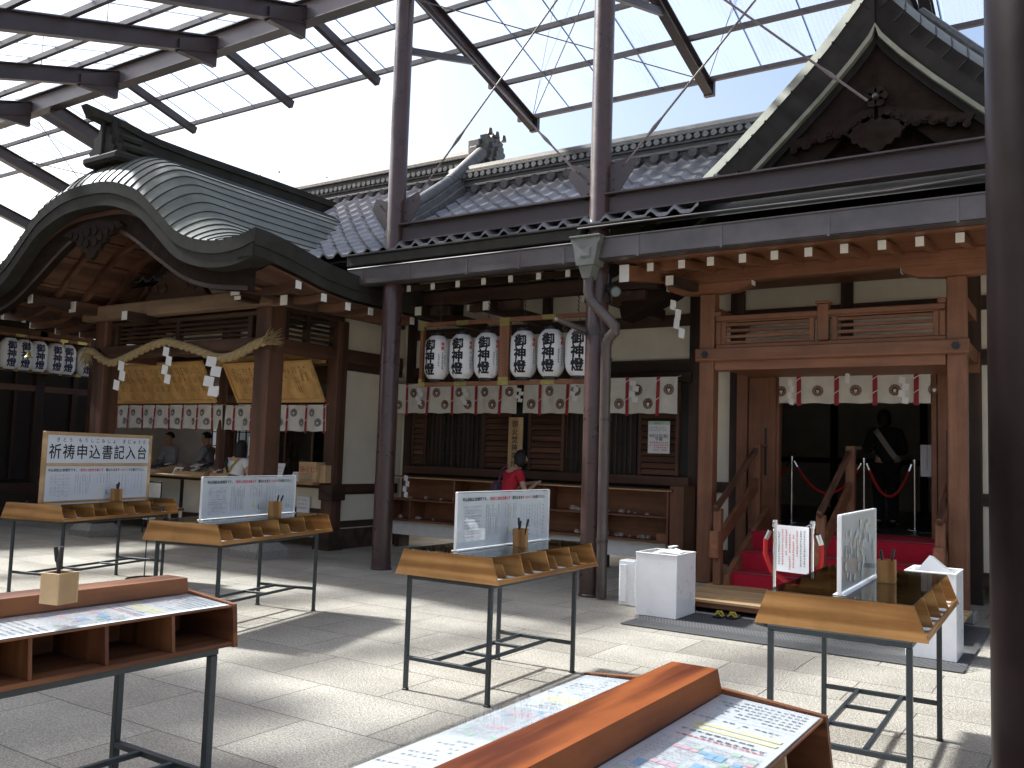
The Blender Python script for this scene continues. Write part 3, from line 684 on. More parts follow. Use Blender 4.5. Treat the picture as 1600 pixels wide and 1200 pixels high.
# ================================================================== ENTRANCE PORCH
ep = thing('entrance_porch', (-2.45, 10, 0), 'red brown timber entrance porch with lattice rail above the red carpeted steps', 'entrance porch')
PX = (-3.77, -1.13); PY = 10.0
for X in PX:
    po = part('post', KO[2], ep, (X-.09, X+.09, PY-.09, PY+.09, .11, 3.47, .012))
    part('stone_base', M['stone'], po, (X-.15, X+.15, PY-.15, PY+.15, 0, .11, .015))
    part('wall_tie', KO[1], ep, (X-.06, X+.06, PY+.092, WY-.06, 2.70, 2.86), (X-.05, X+.05, PY+.092, WY-.06, 3.2, 3.34))
    b = MB()                                   # boat-shaped bracket
    b.prism([(X-.52, PY-.07, 3.60), (X-.50, PY-.07, 3.545), (X-.36, PY-.07, 3.49), (X-.14, PY-.07, 3.472), (X+.14, PY-.07, 3.472), (X+.36, PY-.07, 3.49), (X+.50, PY-.07, 3.545), (X+.52, PY-.07, 3.60)], (0, .14, 0))
    br_ = b.build('bracket', KO[0], ep)
    part('painted_end', M['white'], br_, (X+.521, X+.527, PY-.06, PY+.06, 3.545, 3.60), (X-.527, X-.521, PY-.06, PY+.06, 3.545, 3.60), c=0)
part('eave_beam', KO[0], ep, (-4.32, 2.2, PY-.08, PY+.08, 3.604, 3.76, .01), (-4.30, 2.2, PY-.084, PY-.0801, 3.62, 3.63, 0))
b = part('tie_beam', KO[0], ep, (PX[0]-.12, PX[1]+.12, PY-.135, PY-.091, 2.665, 2.815, .008), (PX[0]-.11, PX[1]+.11, PY-.143, PY-.1355, 2.68, 2.69, 0), (PX[0]+.10, PX[1]-.10, PY-.09, PY+.07, 2.56, 2.80, .006))
for X in PX:
    q = MB(); q.prism([(X+.042*cos(k*pi/3), PY-.155, 2.745+.042*sin(k*pi/3)) for k in range(6)], (0, .0195, 0)); q.tube([(X, PY-.165, 2.745), (X, PY-.155, 2.745)], .02, 8)
    q.build('nail_cover', M['black'], b)
part('under_board', KO[0], ep, (PX[0]+.10, PX[1]-.10, PY+.075, WY-.1, 2.60, 2.62, 0))
# lattice rail
lr = part('rail', KO[0], ep, (PX[0]+.10, PX[1]-.10, PY-.075, PY+.02, 3.14, 3.20, .008), (PX[0]+.10, PX[1]-.10, PY-.05, PY+.0, 2.818, 2.862, .004), (PX[0]+.1, PX[1]-.1, PY-.035, PY-.015, 3.125, 3.138, 0))
xm = (PX[0]+PX[1])/2
part('rail_post', KO[2], ep, (xm-.06, xm+.06, PY-.085, PY+.03, 2.864, 3.27, .01), (xm-.075, xm+.075, PY-.1, PY+.045, 3.272, 3.30, .006))
for x0, x1 in ((PX[0]+.22, xm-.15), (xm+.15, PX[1]-.22)):
    q = MB()
    for z in (2.885, 2.955, 3.025, 3.095): q.box(x0, x1, PY-.05, PY-.012, z-.017, z+.017, .003)
    f_ = q.build('rail_slats', KO[0], ep)
    part('slat_frame', KO[2], f_, (x0-.055, x0-.001, PY-.055, PY-.01, 2.864, 3.123), (x1+.001, x1+.055, PY-.055, PY-.01, 2.864, 3.123))
for X in (PX[0]+.13, PX[1]-.13): part('rail_post', KO[2], ep, (X-.03, X+.03, PY-.06, PY, 2.864, 3.122), (X-.045, X+.035, PY-.08, PY+.02, 3.202, 3.25))
xs = [W(px, 415-.1*(px-1065), Y=8.95).x for px in (1016, 1065, 1110, 1160, 1210, 1263, 1319, 1378, 1437, 1500)] + [-.66, -.32, .02]
for X in xs:
    q = MB(); q.bar((X, 8.97, 3.63), (X, WY, 3.97), .072, .09, c=.004); r_ = q.build('rafter', KO[1], ep)
    part('painted_end', M['white'], r_, (X-.037, X+.037, 8.945, 8.955, 3.582, 3.673), c=0)
part('eave_fascia', KO[0], ep, (-4.45, 2.2, 8.80, 8.92, 3.68, 3.755, .005)); part('eave_board', KO[0], ep, (-4.4, 2.2, 8.93, 11.3, 3.757, 3.775, 0))
q = MB(); q.bar((-4.30, 8.80, 3.55), (-3.9, WY, 3.9), .10, .17, c=.006); q.bar((-4.28, 9.2, 3.70), (-3.7, 9.2, 3.70), .1, .12); hr = q.build('hip_rafter', KO[1], ep)
part('painted_end', M['white'], hr, (-4.36, -4.25, 8.775, 8.795, 3.45, 3.64), c=0)
q = MB(); q.bar((-4.02, 9.40, 3.56), (-3.9, 10.1, 3.56), .09, .11, c=.006); a_ = q.build('bracket_arm', DK[1], ep); part('painted_end', M['white'], a_, (-4.07, -3.98, 9.385, 9.393, 3.50, 3.61), c=0)
# door surround
part('door_jamb', KO[2], ep, (-3.86, -3.72, WY-.14, WY-.072, .1, 2.70), (-3.71, -3.36, WY-.11, WY-.06, .66, 2.60), (-3.36, -3.32, WY-.09, WY+.02, .66, 2.60), (-1.56, -1.50, WY-.09, WY+.02, .66, 2.60), (-1.49, -1.21, WY-.11, WY-.06, .66, 2.60))
part('door_head', KO[0], ep, (-3.86, -1.05, WY-.12, WY-.06, 2.602, 2.84), c=.004)
part('finger_slot', M['black'], ep, (-3.50, -3.47, WY-.115, WY-.108, 1.35, 1.95), (-1.40, -1.37, WY-.115, WY-.108, 1.35, 1.95), c=0)
# ----- dark interior
ir = thing('entrance_hall', (-2.4, 14, 0), 'dark interior of the hall seen through the entrance doorway', 'interior')
b = MB(); b.box(-6, 1.5, WY+.12, 18, .64, .70, 0); b.build('floor', M['floorin'], ir)
b = MB(); b.box(-6, 1.5, 18, 18.1, .7, 3.2, 0); b.box(-6.1, -6, WY+.12, 18.1, .7, 3.2, 0); b.box(1.5, 1.6, WY+.12, 18.1, .7, 3.2, 0); b.build('wall', mat('interior_plaster', (.62,.60,.52), .85, var=.15, vscale=2), ir)
b = MB(); b.box(-6.1, 1.6, WY+.12, 18.1, 3.2, 3.25, 0); b.build('ceiling', MD[0], ir)
b = MB()
for x in (-4.2, -2.6, -1.0): b.box(x-.06, x+.06, 17.9, 17.99, .7, 3.2, 0)
b.box(-6, 1.5, 17.88, 17.97, 1.55, 1.65, 0); b.build('panel_frame', DK[2], ir)
# ----- steps
st = thing('carpeted_steps', (-2.5, 10, 0), 'timber steps covered in bright red carpet leading into the hall', 'steps')
SX = (-3.42, -1.36)
b = MB()
for k, (y, z0, z1) in enumerate(((9.78, .12, .285), (10.15, .285, .49), (10.52, .49, .70))):
    b.box(SX[0], SX[1], y, 11.45, z0 if k == 0 else z0-.02, z1, .012)
b.build('carpet', M['carpet'], st)
b = MB()
for y, z in ((9.78, .285), (10.15, .49), (10.52, .70)): b.box(SX[0]+.01, SX[1]-.01, y-.006, y+.022, z+.0005, z+.004, 0)
b.build('nosing', M['steelg'], st)
for X in SX:
    b = MB(); b.prism([(X-.03, 9.70, .12), (X-.03, 9.70, .26), (X-.03, 11.2, .98), (X-.03, 11.2, .12)], (.06, 0, 0)); b.build('stringer', KO[1], st)
dk = part('deck', LT[0], st, *[(SX[0]-.22, -1.0, 8.56+.142*i, 8.56+.142*i+.138, .11, .14, .004) for i in range(9)])
part('deck_frame', KO[0], dk, (SX[0]-.2, -1.02, 8.58, 8.64, .06, .109), (SX[0]-.2, SX[0]-.12, 8.6, 9.8, 0, .108), (-2.72, -2.65, 8.6, 9.8, 0, .108), (-1.6, -1.53, 8.6, 9.8, 0, .108))
def handrail(X, nm):
    h = thing('handrail', (X, 10, 0), nm, 'handrail')
    part('newel', KO[2], h, (X-.045, X+.045, 9.66, 9.75, .14, .98, .008))
    b = MB(); b.bar((X, 9.62, .98), (X, 11.0, 1.66), .055, .075, c=.012); b.tube([(X, 11.0, 1.66), (X+.02, 11.1, 1.71), (X+.10, 11.14, 1.72)], .022, 8); b.build('top_rail', MD[1], h)
    b = MB(); b.bar((X, 9.7, .62), (X, 11.05, 1.25), .05, .16, c=.008); b.box(X-.05, X+.05, 9.55, 9.68, .44, .74, .01); b.build('side_board', KO[1], h)
    part('end_post', KO[2], h, (X-.05, X+.05, 11.02, 11.12, .70, 1.74, .006))
handrail(SX[0]-.10, 'left timber handrail with a side board beside the red steps')
handrail(-2.40, 'middle timber handrail dividing the red carpeted steps')
handrail(SX[1]+.10, 'right timber handrail of the steps next to the right porch post')
# ================================================================== KARAHAFU PORCH
pc = thing('gate_porch', (-11.53, 8.5, 0), 'timber gate porch under a curving copper karahafu roof', 'porch')
CX, CY = -11.55, 6.80
pp = [(0,5.03),(.4,5.015),(.75,4.945),(1.2,4.77),(1.62,4.46),(2.0,4.17),(2.31,4.04),(2.61,3.97),(2.94,3.945),(3.25,3.97),(3.5,4.03)]
HW_ = 3.5
def catmull(P, x):
    for i in range(len(P)-1):
        if x <= P[i+1][0] or i == len(P)-2:
            p0 = P[i-1] if i > 0 else (-P[1][0], P[1][1]); p1, p2 = P[i], P[i+1]; p3 = P[i+2] if i+2 < len(P) else (2*p2[0]-p1[0], 2*p2[1]-p1[1])
            t = (x-p1[0])/(p2[0]-p1[0]); m1 = (p2[1]-p0[1])/(p2[0]-p0[0])*(p2[0]-p1[0]); m2 = (p3[1]-p1[1])/(p3[0]-p1[0])*(p2[0]-p1[0])
            return (2*t**3-3*t*t+1)*p1[1]+(t**3-2*t*t+t)*m1+(-2*t**3+3*t*t)*p2[1]+(t**3-t*t)*m2
def pz(d): return catmull(pp, abs(d))
def lift(d): return .55*max(0, 1-(abs(d)/3.48)**1.8)
def droop(d, Y):
    t = min(1, max(0, (Y-CY)/1.7)); t = t*t*(3-2*t)
    return -.24*t*(abs(d)/3.5)**3
def ptop(d, Y):
    t = min(1, (Y-CY)/.75); return pz(d)+lift(d)*sin(pi/2*t)**.9+droop(d, Y)
dd = [(-3.5+7.0*i/84) for i in range(85)]
YB = 10.9
ys = [CY+.75*(i/8)**1.2 for i in range(9)] + [8.0, 8.5, 9.0, 9.6, YB]
TH = .33
b = MB()
b.grid([[(CX+d, Y, ptop(d, Y)) for d in dd] for Y in ys], 0)
for i in range(1, 24):                          # standing seams
    for s in (-1, 1):
        d = s*i*.148
        b.tube([(CX+d, Y+(-.004 if k == 0 else 0), ptop(d, Y)+.004) for k, Y in enumerate(ys)], .0095, 5, 2)
rf = b.build('roof', [M['copper'], M['copperd'], M['seam']], pc, ang=60)
b = MB()                                        # layered verge (front face) and eave faces
lays = [(0, .16, 0.), (.16, .165, .012), (.165, TH, .012)]
for t0, t1, in_ in lays:
    b.grid([[(CX+d, CY+in_, pz(d)-t0) for d in dd], [(CX+d, CY+in_, pz(d)-t1) for d in dd]], 0)
b.grid([[(CX+d, CY+.012, pz(d)-TH) for d in dd], [(CX+d, CY+.30, pz(d)-TH-.02) for d in dd]], 0)
for s in (-1, 1):
    d = s*3.5
    b.grid([[(CX+d, Y, ptop(d, Y)) for Y in ys], [(CX+d, Y, ptop(d, Y)-.20) for Y in ys], [(CX+d-s*.02, Y, ptop(d, Y)-.205) for Y in ys], [(CX+d-s*.02, Y, ptop(d, Y)-TH) for Y in ys], [(CX+d-s*.3, Y, ptop(d, Y)-TH-.0) for Y in ys]], 0)
b.build('roof_edge', M['copperd'], pc, ang=40)
b = MB()                                        # underside boards
def pu(d, Y): return pz(d)-TH-.03+droop(d, Y)
yu = [CY+.30, 7.5, 7.9, 8.5, 9.2, 9.8]
b.grid([[(CX+d*.985, Y, pu(d, Y)) for d in dd] for Y in yu], 0, True)
b.build('ceiling_boards', MD[1], pc)
for i in range(6):                              # curved rafters
    Y = CY+.80+.44*i
    b = MB()
    for z0, z1 in ((0, .10),):
        A = [(CX+d*.97, Y-.04, pu(d, Y)-z0) for d in dd]; B_ = [(CX+d*.97, Y-.04, pu(d, Y)-z1) for d in dd]
        C_ = [(CX+d*.97, Y+.04, pu(d, Y)-z1) for d in dd]; D_ = [(CX+d*.97, Y+.04, pu(d, Y)-z0) for d in dd]
        b.grid([A, B_, C_, D_], 0, False)
    r_ = b.build('rafter', MD[0], pc)
    for s in (-1, 1):
        X = CX+s*3.5*.97; z = pu(3.5, Y)
        q = MB(); q.box(X+s*.001, X+s*.012, Y-.045, Y+.045, z-.105, z-.005, 0); q.build('painted_end', M['white'], r_)
b = MB()
for d in [-2.76+.46*i for i in range(13)]:
    b.tube([(CX+d, CY+.32, pu(d, 7.6)-.03), (CX+d, 9.8, pu(d, 9.8)-.03)], .028, 4, sm=False)
b.build('ceiling_battens', MD[1], pc)
# barge board under the verge
bt = [(0,4.66),(.45,4.65),(.85,4.58),(1.55,4.27),(2.0,3.95),(2.5,3.76),(3.2,3.66)]
bl_ = [(0,4.30),(.35,4.36),(.6,4.31),(.95,4.14),(1.5,3.82),(2.0,3.56),(2.5,3.42),(3.2,3.34)]
de = [3.2*i/34 for i in range(35)]
for s in (-1, 1):
    b = MB()
    T = [(CX+s*d, CY+.20, catmull(bt, d)+.12) for d in de]; B_ = [(CX+s*d, CY+.20, catmull(bl_, d)) for d in de]
    T2 = [(p[0], CY+.30, p[2]) for p in T]; B2 = [(p[0], CY+.30, p[2]) for p in B_]
    b.grid([T, B_, B2, T2], 0, False)
    b.add([T[-1], B_[-1], B2[-1], T2[-1]], [(0,1,2,3)])
    b.grid([[(p[0], CY+.192, p[2]+.06) for p in B_], [(p[0], CY+.192, p[2]+.005) for p in B_]], 1, False)
    b.grid([[(p[0], CY+.194, p[2]-.10) for p in T], [(p[0], CY+.194, p[2]-.17) for p in T]], 2, False)
    b.build('barge_board', [M['gabd'], DK[0], MD[0]], pc)
# pendant with scrolls
b = MB(); yg = CY+.13
o_ = [(0,-.42),(.08,-.38),(.14,-.30),(.20,-.30),(.24,-.22),(.34,-.20),(.38,-.12),(.50,-.11),(.58,-.04),(.72,-.02),(.60,.06),(.4,.07),(.2,.12),(0,.14)]
b.prism([(CX+q[0], yg, 4.42+q[1]) for q in o_] + [(CX-q[0], yg, 4.42+q[1]) for q in o_[::-1][1:-1]], (0, .06, 0))
for s in (-1, 1):
    for cx, cz, r in ((.1,-.18,.06),(.22,-.12,.06),(.36,-.06,.05),(.5,-.03,.045),(.08,-.02,.06)):
        b.prism([(CX+s*cx+r*cos(k*pi/5), yg-.02, 4.42+cz+r*sin(k*pi/5)) for k in range(10)], (0, .03, 0))
b.build('carved_pendant', M['gabd'], pc)
# ridge
b = MB(); RYs = [(7.12, 6.02), (7.4, 5.97), (7.8, 5.93), (8.4, 5.92), (10, 5.93), (12.3, 5.93)]
for (y0, z0), (y1, z1) in zip(RYs, RYs[1:]):
    for w, lo, hi in ((.17, -.42, -.10), (.21, -.10, -.05), (.15, -.05, .03), (.23, -.40, -.34)):
        b.prism([(CX-w, y0, z0+lo), (CX+w, y0, z0+lo), (CX+w, y0, z0+hi), (CX-w, y0, z0+hi)], (0, y1-y0, 0)) if abs(z1-z0) < .002 else b.add(
            [(CX-w,y0,z0+lo),(CX+w,y0,z0+lo),(CX+w,y0,z0+hi),(CX-w,y0,z0+hi),(CX-w,y1,z1+lo),(CX+w,y1,z1+lo),(CX+w,y1,z1+hi),(CX-w,y1,z1+hi)], [(0,1,2,3),(4,7,6,5),(0,4,5,1),(1,5,6,2),(2,6,7,3),(3,7,4,0)])
b.add([(CX-.13,7.12,5.95),(CX+.13,7.12,5.95),(CX+.13,7.12,6.06),(CX-.13,7.12,6.06),(CX-.09,6.78,5.98),(CX+.09,6.78,5.98),(CX+.07,6.68,6.12),(CX-.07,6.68,6.12),(CX+.14,7.5,6.0),(CX-.14,7.5,6.0)], [(0,1,5,4),(4,5,6,7),(0,4,7,3),(1,2,6,5),(3,7,6,2),(2,8,9,3)])
rg = b.build('ridge', M['copperd'], pc)
b = MB()                                        # ridge-end plate
pr = [(-.34,5.50),(-.40,5.60),(-.28,5.66),(-.30,5.78),(-.18,5.84),(-.14,5.98),(0,6.04),(.14,5.98),(.18,5.84),(.30,5.78),(.28,5.66),(.40,5.60),(.34,5.50)]
b.prism([(CX+q[0], 7.04, q[1]) for q in pr], (0, .08, 0)); b.prism([(CX+q[0]*.7, 7.0, 5.52+(q[1]-5.5)*.8) for q in pr], (0, .04, 0)); b.box(CX-.035, CX+.035, 6.96, 7.0, 5.5, 5.98, .01)
for s in (-1, 1): b.tube([(CX+s*.25, 7.08, 5.76), (CX+s*.25, 7.42, 5.76)], .055, 8); b.tube([(CX+s*.30, 7.08, 5.62), (CX+s*.30, 7.55, 5.62)], .065, 8)
b.box(CX-.42, CX+.42, 6.95, 7.45, 5.38, 5.52, .04)
b.build('ridge_end_plate', M['copperd'], pc)
# frame
PXs = (-13.47, -9.62); PYF = 8.5
for X in PXs:
    po = part('post', MD[2], pc, (X-.15, X+.15, PYF-.15, PYF+.15, .20, 3.50, .02))
    b = MB(); b.prism([(X-.28, PYF-.28, 0), (X+.28, PYF-.28, 0), (X+.28, PYF+.28, 0), (X-.28, PYF+.28, 0)], (0,0,.1)); b.add([(X-.28,PYF-.28,.1),(X+.28,PYF-.28,.1),(X+.28,PYF+.28,.1),(X-.28,PYF+.28,.1),(X-.19,PYF-.19,.20),(X+.19,PYF-.19,.20),(X+.19,PYF+.19,.20),(X-.19,PYF+.19,.20)], [(0,1,5,4),(1,2,6,5),(2,3,7,6),(3,0,4,7),(4,5,6,7)])
    b.build('stone_base', M['stone'], po)
    part('side_beam', MD[1], pc, (X-.08, X+.08, PYF+.155, 11.3, 2.84, 3.04, .01), (X-.09, X+.09, 7.86, 11.3, 3.52, 3.70, .01))
    q = MB()
    for z in (3.10, 3.17, 3.24, 3.31, 3.38): q.box(X-.03, X+.03, PYF+.3, 9.7, z-.018, z+.018, .003)
    q.box(X-.05, X+.05, PYF+.22, PYF+.30, 3.045, 3.45, .005); q.box(X-.05, X+.05, 9.14, 9.22, 3.045, 3.45, .005); q.box(X-.06, X+.06, PYF+.16, 9.9, 3.45, 3.515, .006)
    q.build('side_lattice', DK[1], pc)
    part('painted_end', M['white'], pc, (X-.085, X+.085, 7.845, 7.855, 3.525, 3.695), c=0)
    nc = MB()
    for ux, uy in ((0, -1),):
        nc.prism([(X+.05*cos(k*pi/3), PYF-.175, 2.95+.05*sin(k*pi/3)) for k in range(6)], (0, .022, 0))
    nc.build('nail_cover', M['black'], pc)
part('tie_beam', MD[0], pc, (PXs[0]-.28, PXs[1]+.2, PYF-.152, PYF+.05, 2.84, 3.03, .012), (PXs[0]+.16, PXs[1]-.16, PYF-.158, PYF-.1525, 2.855, 2.868, 0))
q = MB()
for z in (3.09, 3.16, 3.23, 3.30): q.box(PXs[0]+.4, PXs[1]-.4, PYF-.05, PYF+.0, z-.016, z+.016, .003)
for x in (PXs[0]+.3, -11.6, PXs[1]-.36): q.box(x-.045, x+.045, PYF-.065, PYF+.02, 3.035, 3.36, .005)
q.box(PXs[0]+.16, PXs[1]-.16, PYF-.07, PYF+.03, 3.36, 3.42, .006)
q.build('front_lattice', DK[0], pc)
part('rainbow_beam', LT and woods('light_brown_timber', (.20,.125,.075), (.33,.22,.14), rough=.65)[0], pc, (PXs[0]-.35, PXs[1]+.28, 8.22, 8.44, 3.45, 3.68, .02))  # lighter brown than the porch frame
for x, y, z, w in [(W(a_, b_, Y=y_).x, y_, W(a_, b_, Y=y_).z-.065, .06) for a_, b_, y_ in ((300,433,7.2), (48,467,7.2), (195,493,7.9), (372,461,7.9), (444,469,7.9))]:
    part('painted_end', M['white'], pc, (x-w, x+w, y-.012, y, z, z+.13), c=0); part('bracket_arm', DK[1], pc, (x-w-.004, x+w+.004, y+.001, y+.6, z-.004, z+.135), c=.005)
b = MB(); b.prism([(-12.3, 8.3, 3.69), (-12.0, 8.3, 3.95), (-11.7, 8.3, 4.12), (-11.53, 8.3, 4.3), (-11.36, 8.3, 4.12), (-11.06, 8.3, 3.95), (-10.76, 8.3, 3.69)], (0, .1, 0))
for s in (-1, 1):
    for k in range(3): b.tube([(CX+s*(.25+.2*k), 8.27, 3.86), (CX+s*(.25+.2*k), 8.30, 3.86)], .08-.015*k, 10)
b.build('frog_leg_strut', DK[0], pc)
part('eave_purlin', DK[1], pc, *[(CX+s*2.6-.08, CX+s*2.6+.08, 7.3, 10.2, 3.46, 3.58, .01) for s in (-1, 1)])
part('cross_beam', DK[0], pc, (PXs[0], PXs[1], 9.72, 9.9, 3.45, 3.68, .01), (PXs[0], PXs[1], 9.76, 9.88, 3.70, 3.9, .01))
# ================================================================== SHRINE OFFICE under the porch
of = thing('shrine_office', (-12, 10, 0), 'shrine office with an open serving counter behind the gate porch', 'office')
OX, OY = -9.62, 9.85
for x, y in ((OX, OY), (-12.10, OY), (-15.9, OY)):
    part('post', MD[2], of, (x-.11, x+.11, y-.11, y+.11, .3, 3.45, .01))
part('plinth', DK[0], of, (OX-.2, OX+.14, OY-.16, OY+.16, 0, .30, .01), (OX-.05, OX+.06, OY+.17, WY-.1, .0, .30, 0))
part('side_wall', M['plaster'], of, (OX-.02, OX+.02, OY+.112, WY-.004, .3, 2.78), (OX-.02, OX+.02, OY+.112, WY-.004, 2.905, 4.2), (-16, OX-.03, OY+.13, OY+.17, 2.86, 4.55), c=0)
part('side_frame', DK[1], of, (OX-.04, OX+.045, OY+.112, WY-.08, .82, .98), (OX-.04, OX+.045, OY+.112, WY-.08, .32, .42), (OX-.05, OX+.05, OY+.112, WY-.08, 2.72, 2.90))
nb = part('corner_bracket', DK[1], of, (OX-.12, OX+.13, OY-.16, OY-.111, .74, .98, .01), (OX+.111, OX+.16, OY-.16, OY+.14, .74, .98, .01))
part('counter_panel', M['plaster'], of, (-15.8, -12.22, OY-.02, OY+.02, .36, .90), (-11.98, OX-.12, OY-.02, OY+.02, .60, .90), (-11.98, OX-.12, OY-.02, OY+.02, .16, .44), c=0)
part('counter_frame', DK[0], of, (-15.8, -12.22, OY-.05, OY+.03, .2, .355), (-11.98, OX-.12, OY-.05, OY+.03, .445, .595), (-15.8, -12.22, OY-.05, OY+.03, .905, .955), (-11.98, OX-.12, OY-.05, OY+.03, .905, .955), (-13.15, -13.08, OY-.045, OY-.021, .36, .90))
part('counter_top', LT[0], of, (-15.9, OX-.1, OY-.34, OY+.5, .96, 1.0, .008))
part('head_beam', MD[0], of, (-15.9, OX-.11, OY-.10, OY+.10, 2.20, 2.34), (-15.9, OX-.11, OY-.12, OY+.10, 2.82, 3.0), c=.006)
part('upper_board', GD[0], of, (-12.3, OX-.12, OY-.16, OY-.121, 2.80, 2.98), c=.004)
b = MB(); b.box(-16, OX-.06, OY+.1, 12.8, .3, .36, 0); b.build('floor', LT[0], of)
b = MB(); b.box(-14.7, OX-.06, 12.8, 12.9, .3, 2.8, 0); b.box(-16.1, -16, OY, 12.9, .3, 2.8, 0); b.box(OX-.10, OX-.06, OY+.12, 12.9, .36, 2.6, 0); b.build('inner_wall', mat('office_wall', (.52,.47,.40), .8, var=.15, vscale=3), of)
b = MB(); b.box(-16, OX-.06, OY+.1, 12.9, 2.8, 2.85, 0); b.build('ceiling', LT[0], of)
# paper screen and shelves inside
def shoji():
    m = mat('shoji_paper', (.8,.8,.78), .9); t = m.node_tree; tl = t.nodes.new('ShaderNodeBsdfTranslucent'); tl.inputs[0].default_value = (.85,.86,.88,1)
    mx = t.nodes.new('ShaderNodeMixShader'); mx.inputs[0].default_value = .6; t.links.new(t.nodes['Principled BSDF'].outputs[0], mx.inputs[1]); t.links.new(tl.outputs[0], mx.inputs[2]); t.links.new(mx.outputs[0], t.nodes['Material Output'].inputs[0]); return m
b = MB(); b.add([(-16.0, 12.69, .36), (-14.7, 12.69, .36), (-14.7, 12.69, 2.8), (-16.0, 12.69, 2.8)], [(0,1,2,3)]); s_ = b.build('paper_screen', shoji(), of)
b = MB()
for i in range(7): b.box(-16+i*.217-.012, -16+i*.217+.012, 12.66, 12.679, .6, 2.3, 0)
for z in (.6, .9, 1.2, 1.5, 1.8, 2.1): b.box(-16, -14.7, 12.655, 12.676, z-.01, z+.01, 0)
b.build('screen_lattice', DK[2], s_)
b = MB()
for z in (1.1, 1.4, 1.7, 2.0): b.box(-11.7, -9.8, 11.4, 11.7, z, z+.02, 0)
b.box(-11.7, -11.66, 11.4, 11.7, .4, 2.3, 0); b.build('back_shelf', DK[0], of)
mc_ = mat('grey_curtain', (.22,.19,.17), .9, var=.2, vscale=8)
for a_ in ((-14.25, -14.0, 12.5, 12.6), (-13.7, -13.3, 12.4, 12.5)): b = MB(); b.box(*a_, .4, 2.5, 0); b.build('curtain', mc_, of)
# glass front on the right half
b = MB(); b.box(-11.95, OX-.13, OY+.03, OY+.036, 1.0, 2.2, 0); b.build('window_pane', M['glass'], of)
b = MB()
for x in (-11.9, -11.3, -10.7, -10.1, OX-.14): b.box(x-.02, x+.02, OY+.015, OY+.05, 1.0, 2.2, .002)
b.build('window_frame', MD[2], of)
# ================================================================== FAR HALL on the left
fh = thing('side_hall', (-18, 9, 0), 'dark timber hall with a deep eave beyond the gate porch on the left', 'hall')
FX = -19.2
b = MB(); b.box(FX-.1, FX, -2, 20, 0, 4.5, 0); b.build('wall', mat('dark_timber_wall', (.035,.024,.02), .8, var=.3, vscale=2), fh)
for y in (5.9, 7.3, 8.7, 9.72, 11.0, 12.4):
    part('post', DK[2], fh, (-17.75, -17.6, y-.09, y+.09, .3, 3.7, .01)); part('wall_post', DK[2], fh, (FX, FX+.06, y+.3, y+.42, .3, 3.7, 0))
part('veranda', DK[1], fh, (FX, -17.4, -2, 20, .55, .65), (-17.5, -17.4, -2, 20, .1, .55), c=.01)
for k in range(3): part('step', DK[1], fh, (-17.4+.28*k, -17.12+.28*k, 6.5, 8.5, 0, .48-.15*k), c=.01)
b = MB(); b.prism([(FX-4, -3, 4.75), (FX, -3, 4.72), (-16.4, -3, 3.9), (-16.4, -3, 3.72), (FX, -3, 4.5), (FX-4, -3, 4.5)], (0, 24, 0)); b.build('roof', M['copperd'], fh)
for i in range(34):
    y = 3.0+i*.38
    b = MB(); b.bar((-16.5, y, 3.70), (FX, y, 4.45), .07, .09); r_ = b.build('rafter', KO[0], fh)
    part('painted_end', M['white'], r_, (-16.494, -16.488, y-.035, y+.035, 3.65, 3.74), c=0)
part('beam', MD[1], fh, (-17.75, -17.6, -2, 20, 3.5, 3.68), (-17.72, -17.62, -2, 20, 2.45, 2.58), c=.01)
for y in (7.6, 8.3):
    q = MB(); q.box(FX+.01, FX+.03, y, y+.55, 1.5, 2.3, 0); s_ = q.build('window', M['dark'], fh)
    q = MB()
    for k in range(2):
        for j in range(2): q.box(FX+.031, FX+.036, y+.03+k*.26, y+.27+k*.26, 1.53+j*.39, 1.87+j*.39, 0)
    q.build('pane', mat('dim_paper', (.20,.19,.18), .8), s_)
part('notice_post', MD[2], fh, (-17.0, -16.9, 9.95, 10.05, 0, 1.3), (-16.899, -16.89, 9.94, 10.06, .75, 1.2), c=.004)
part('side_wall', DK[1], fh, (FX, FX+1.4, 13.2, 13.3, 0, 4), c=0)
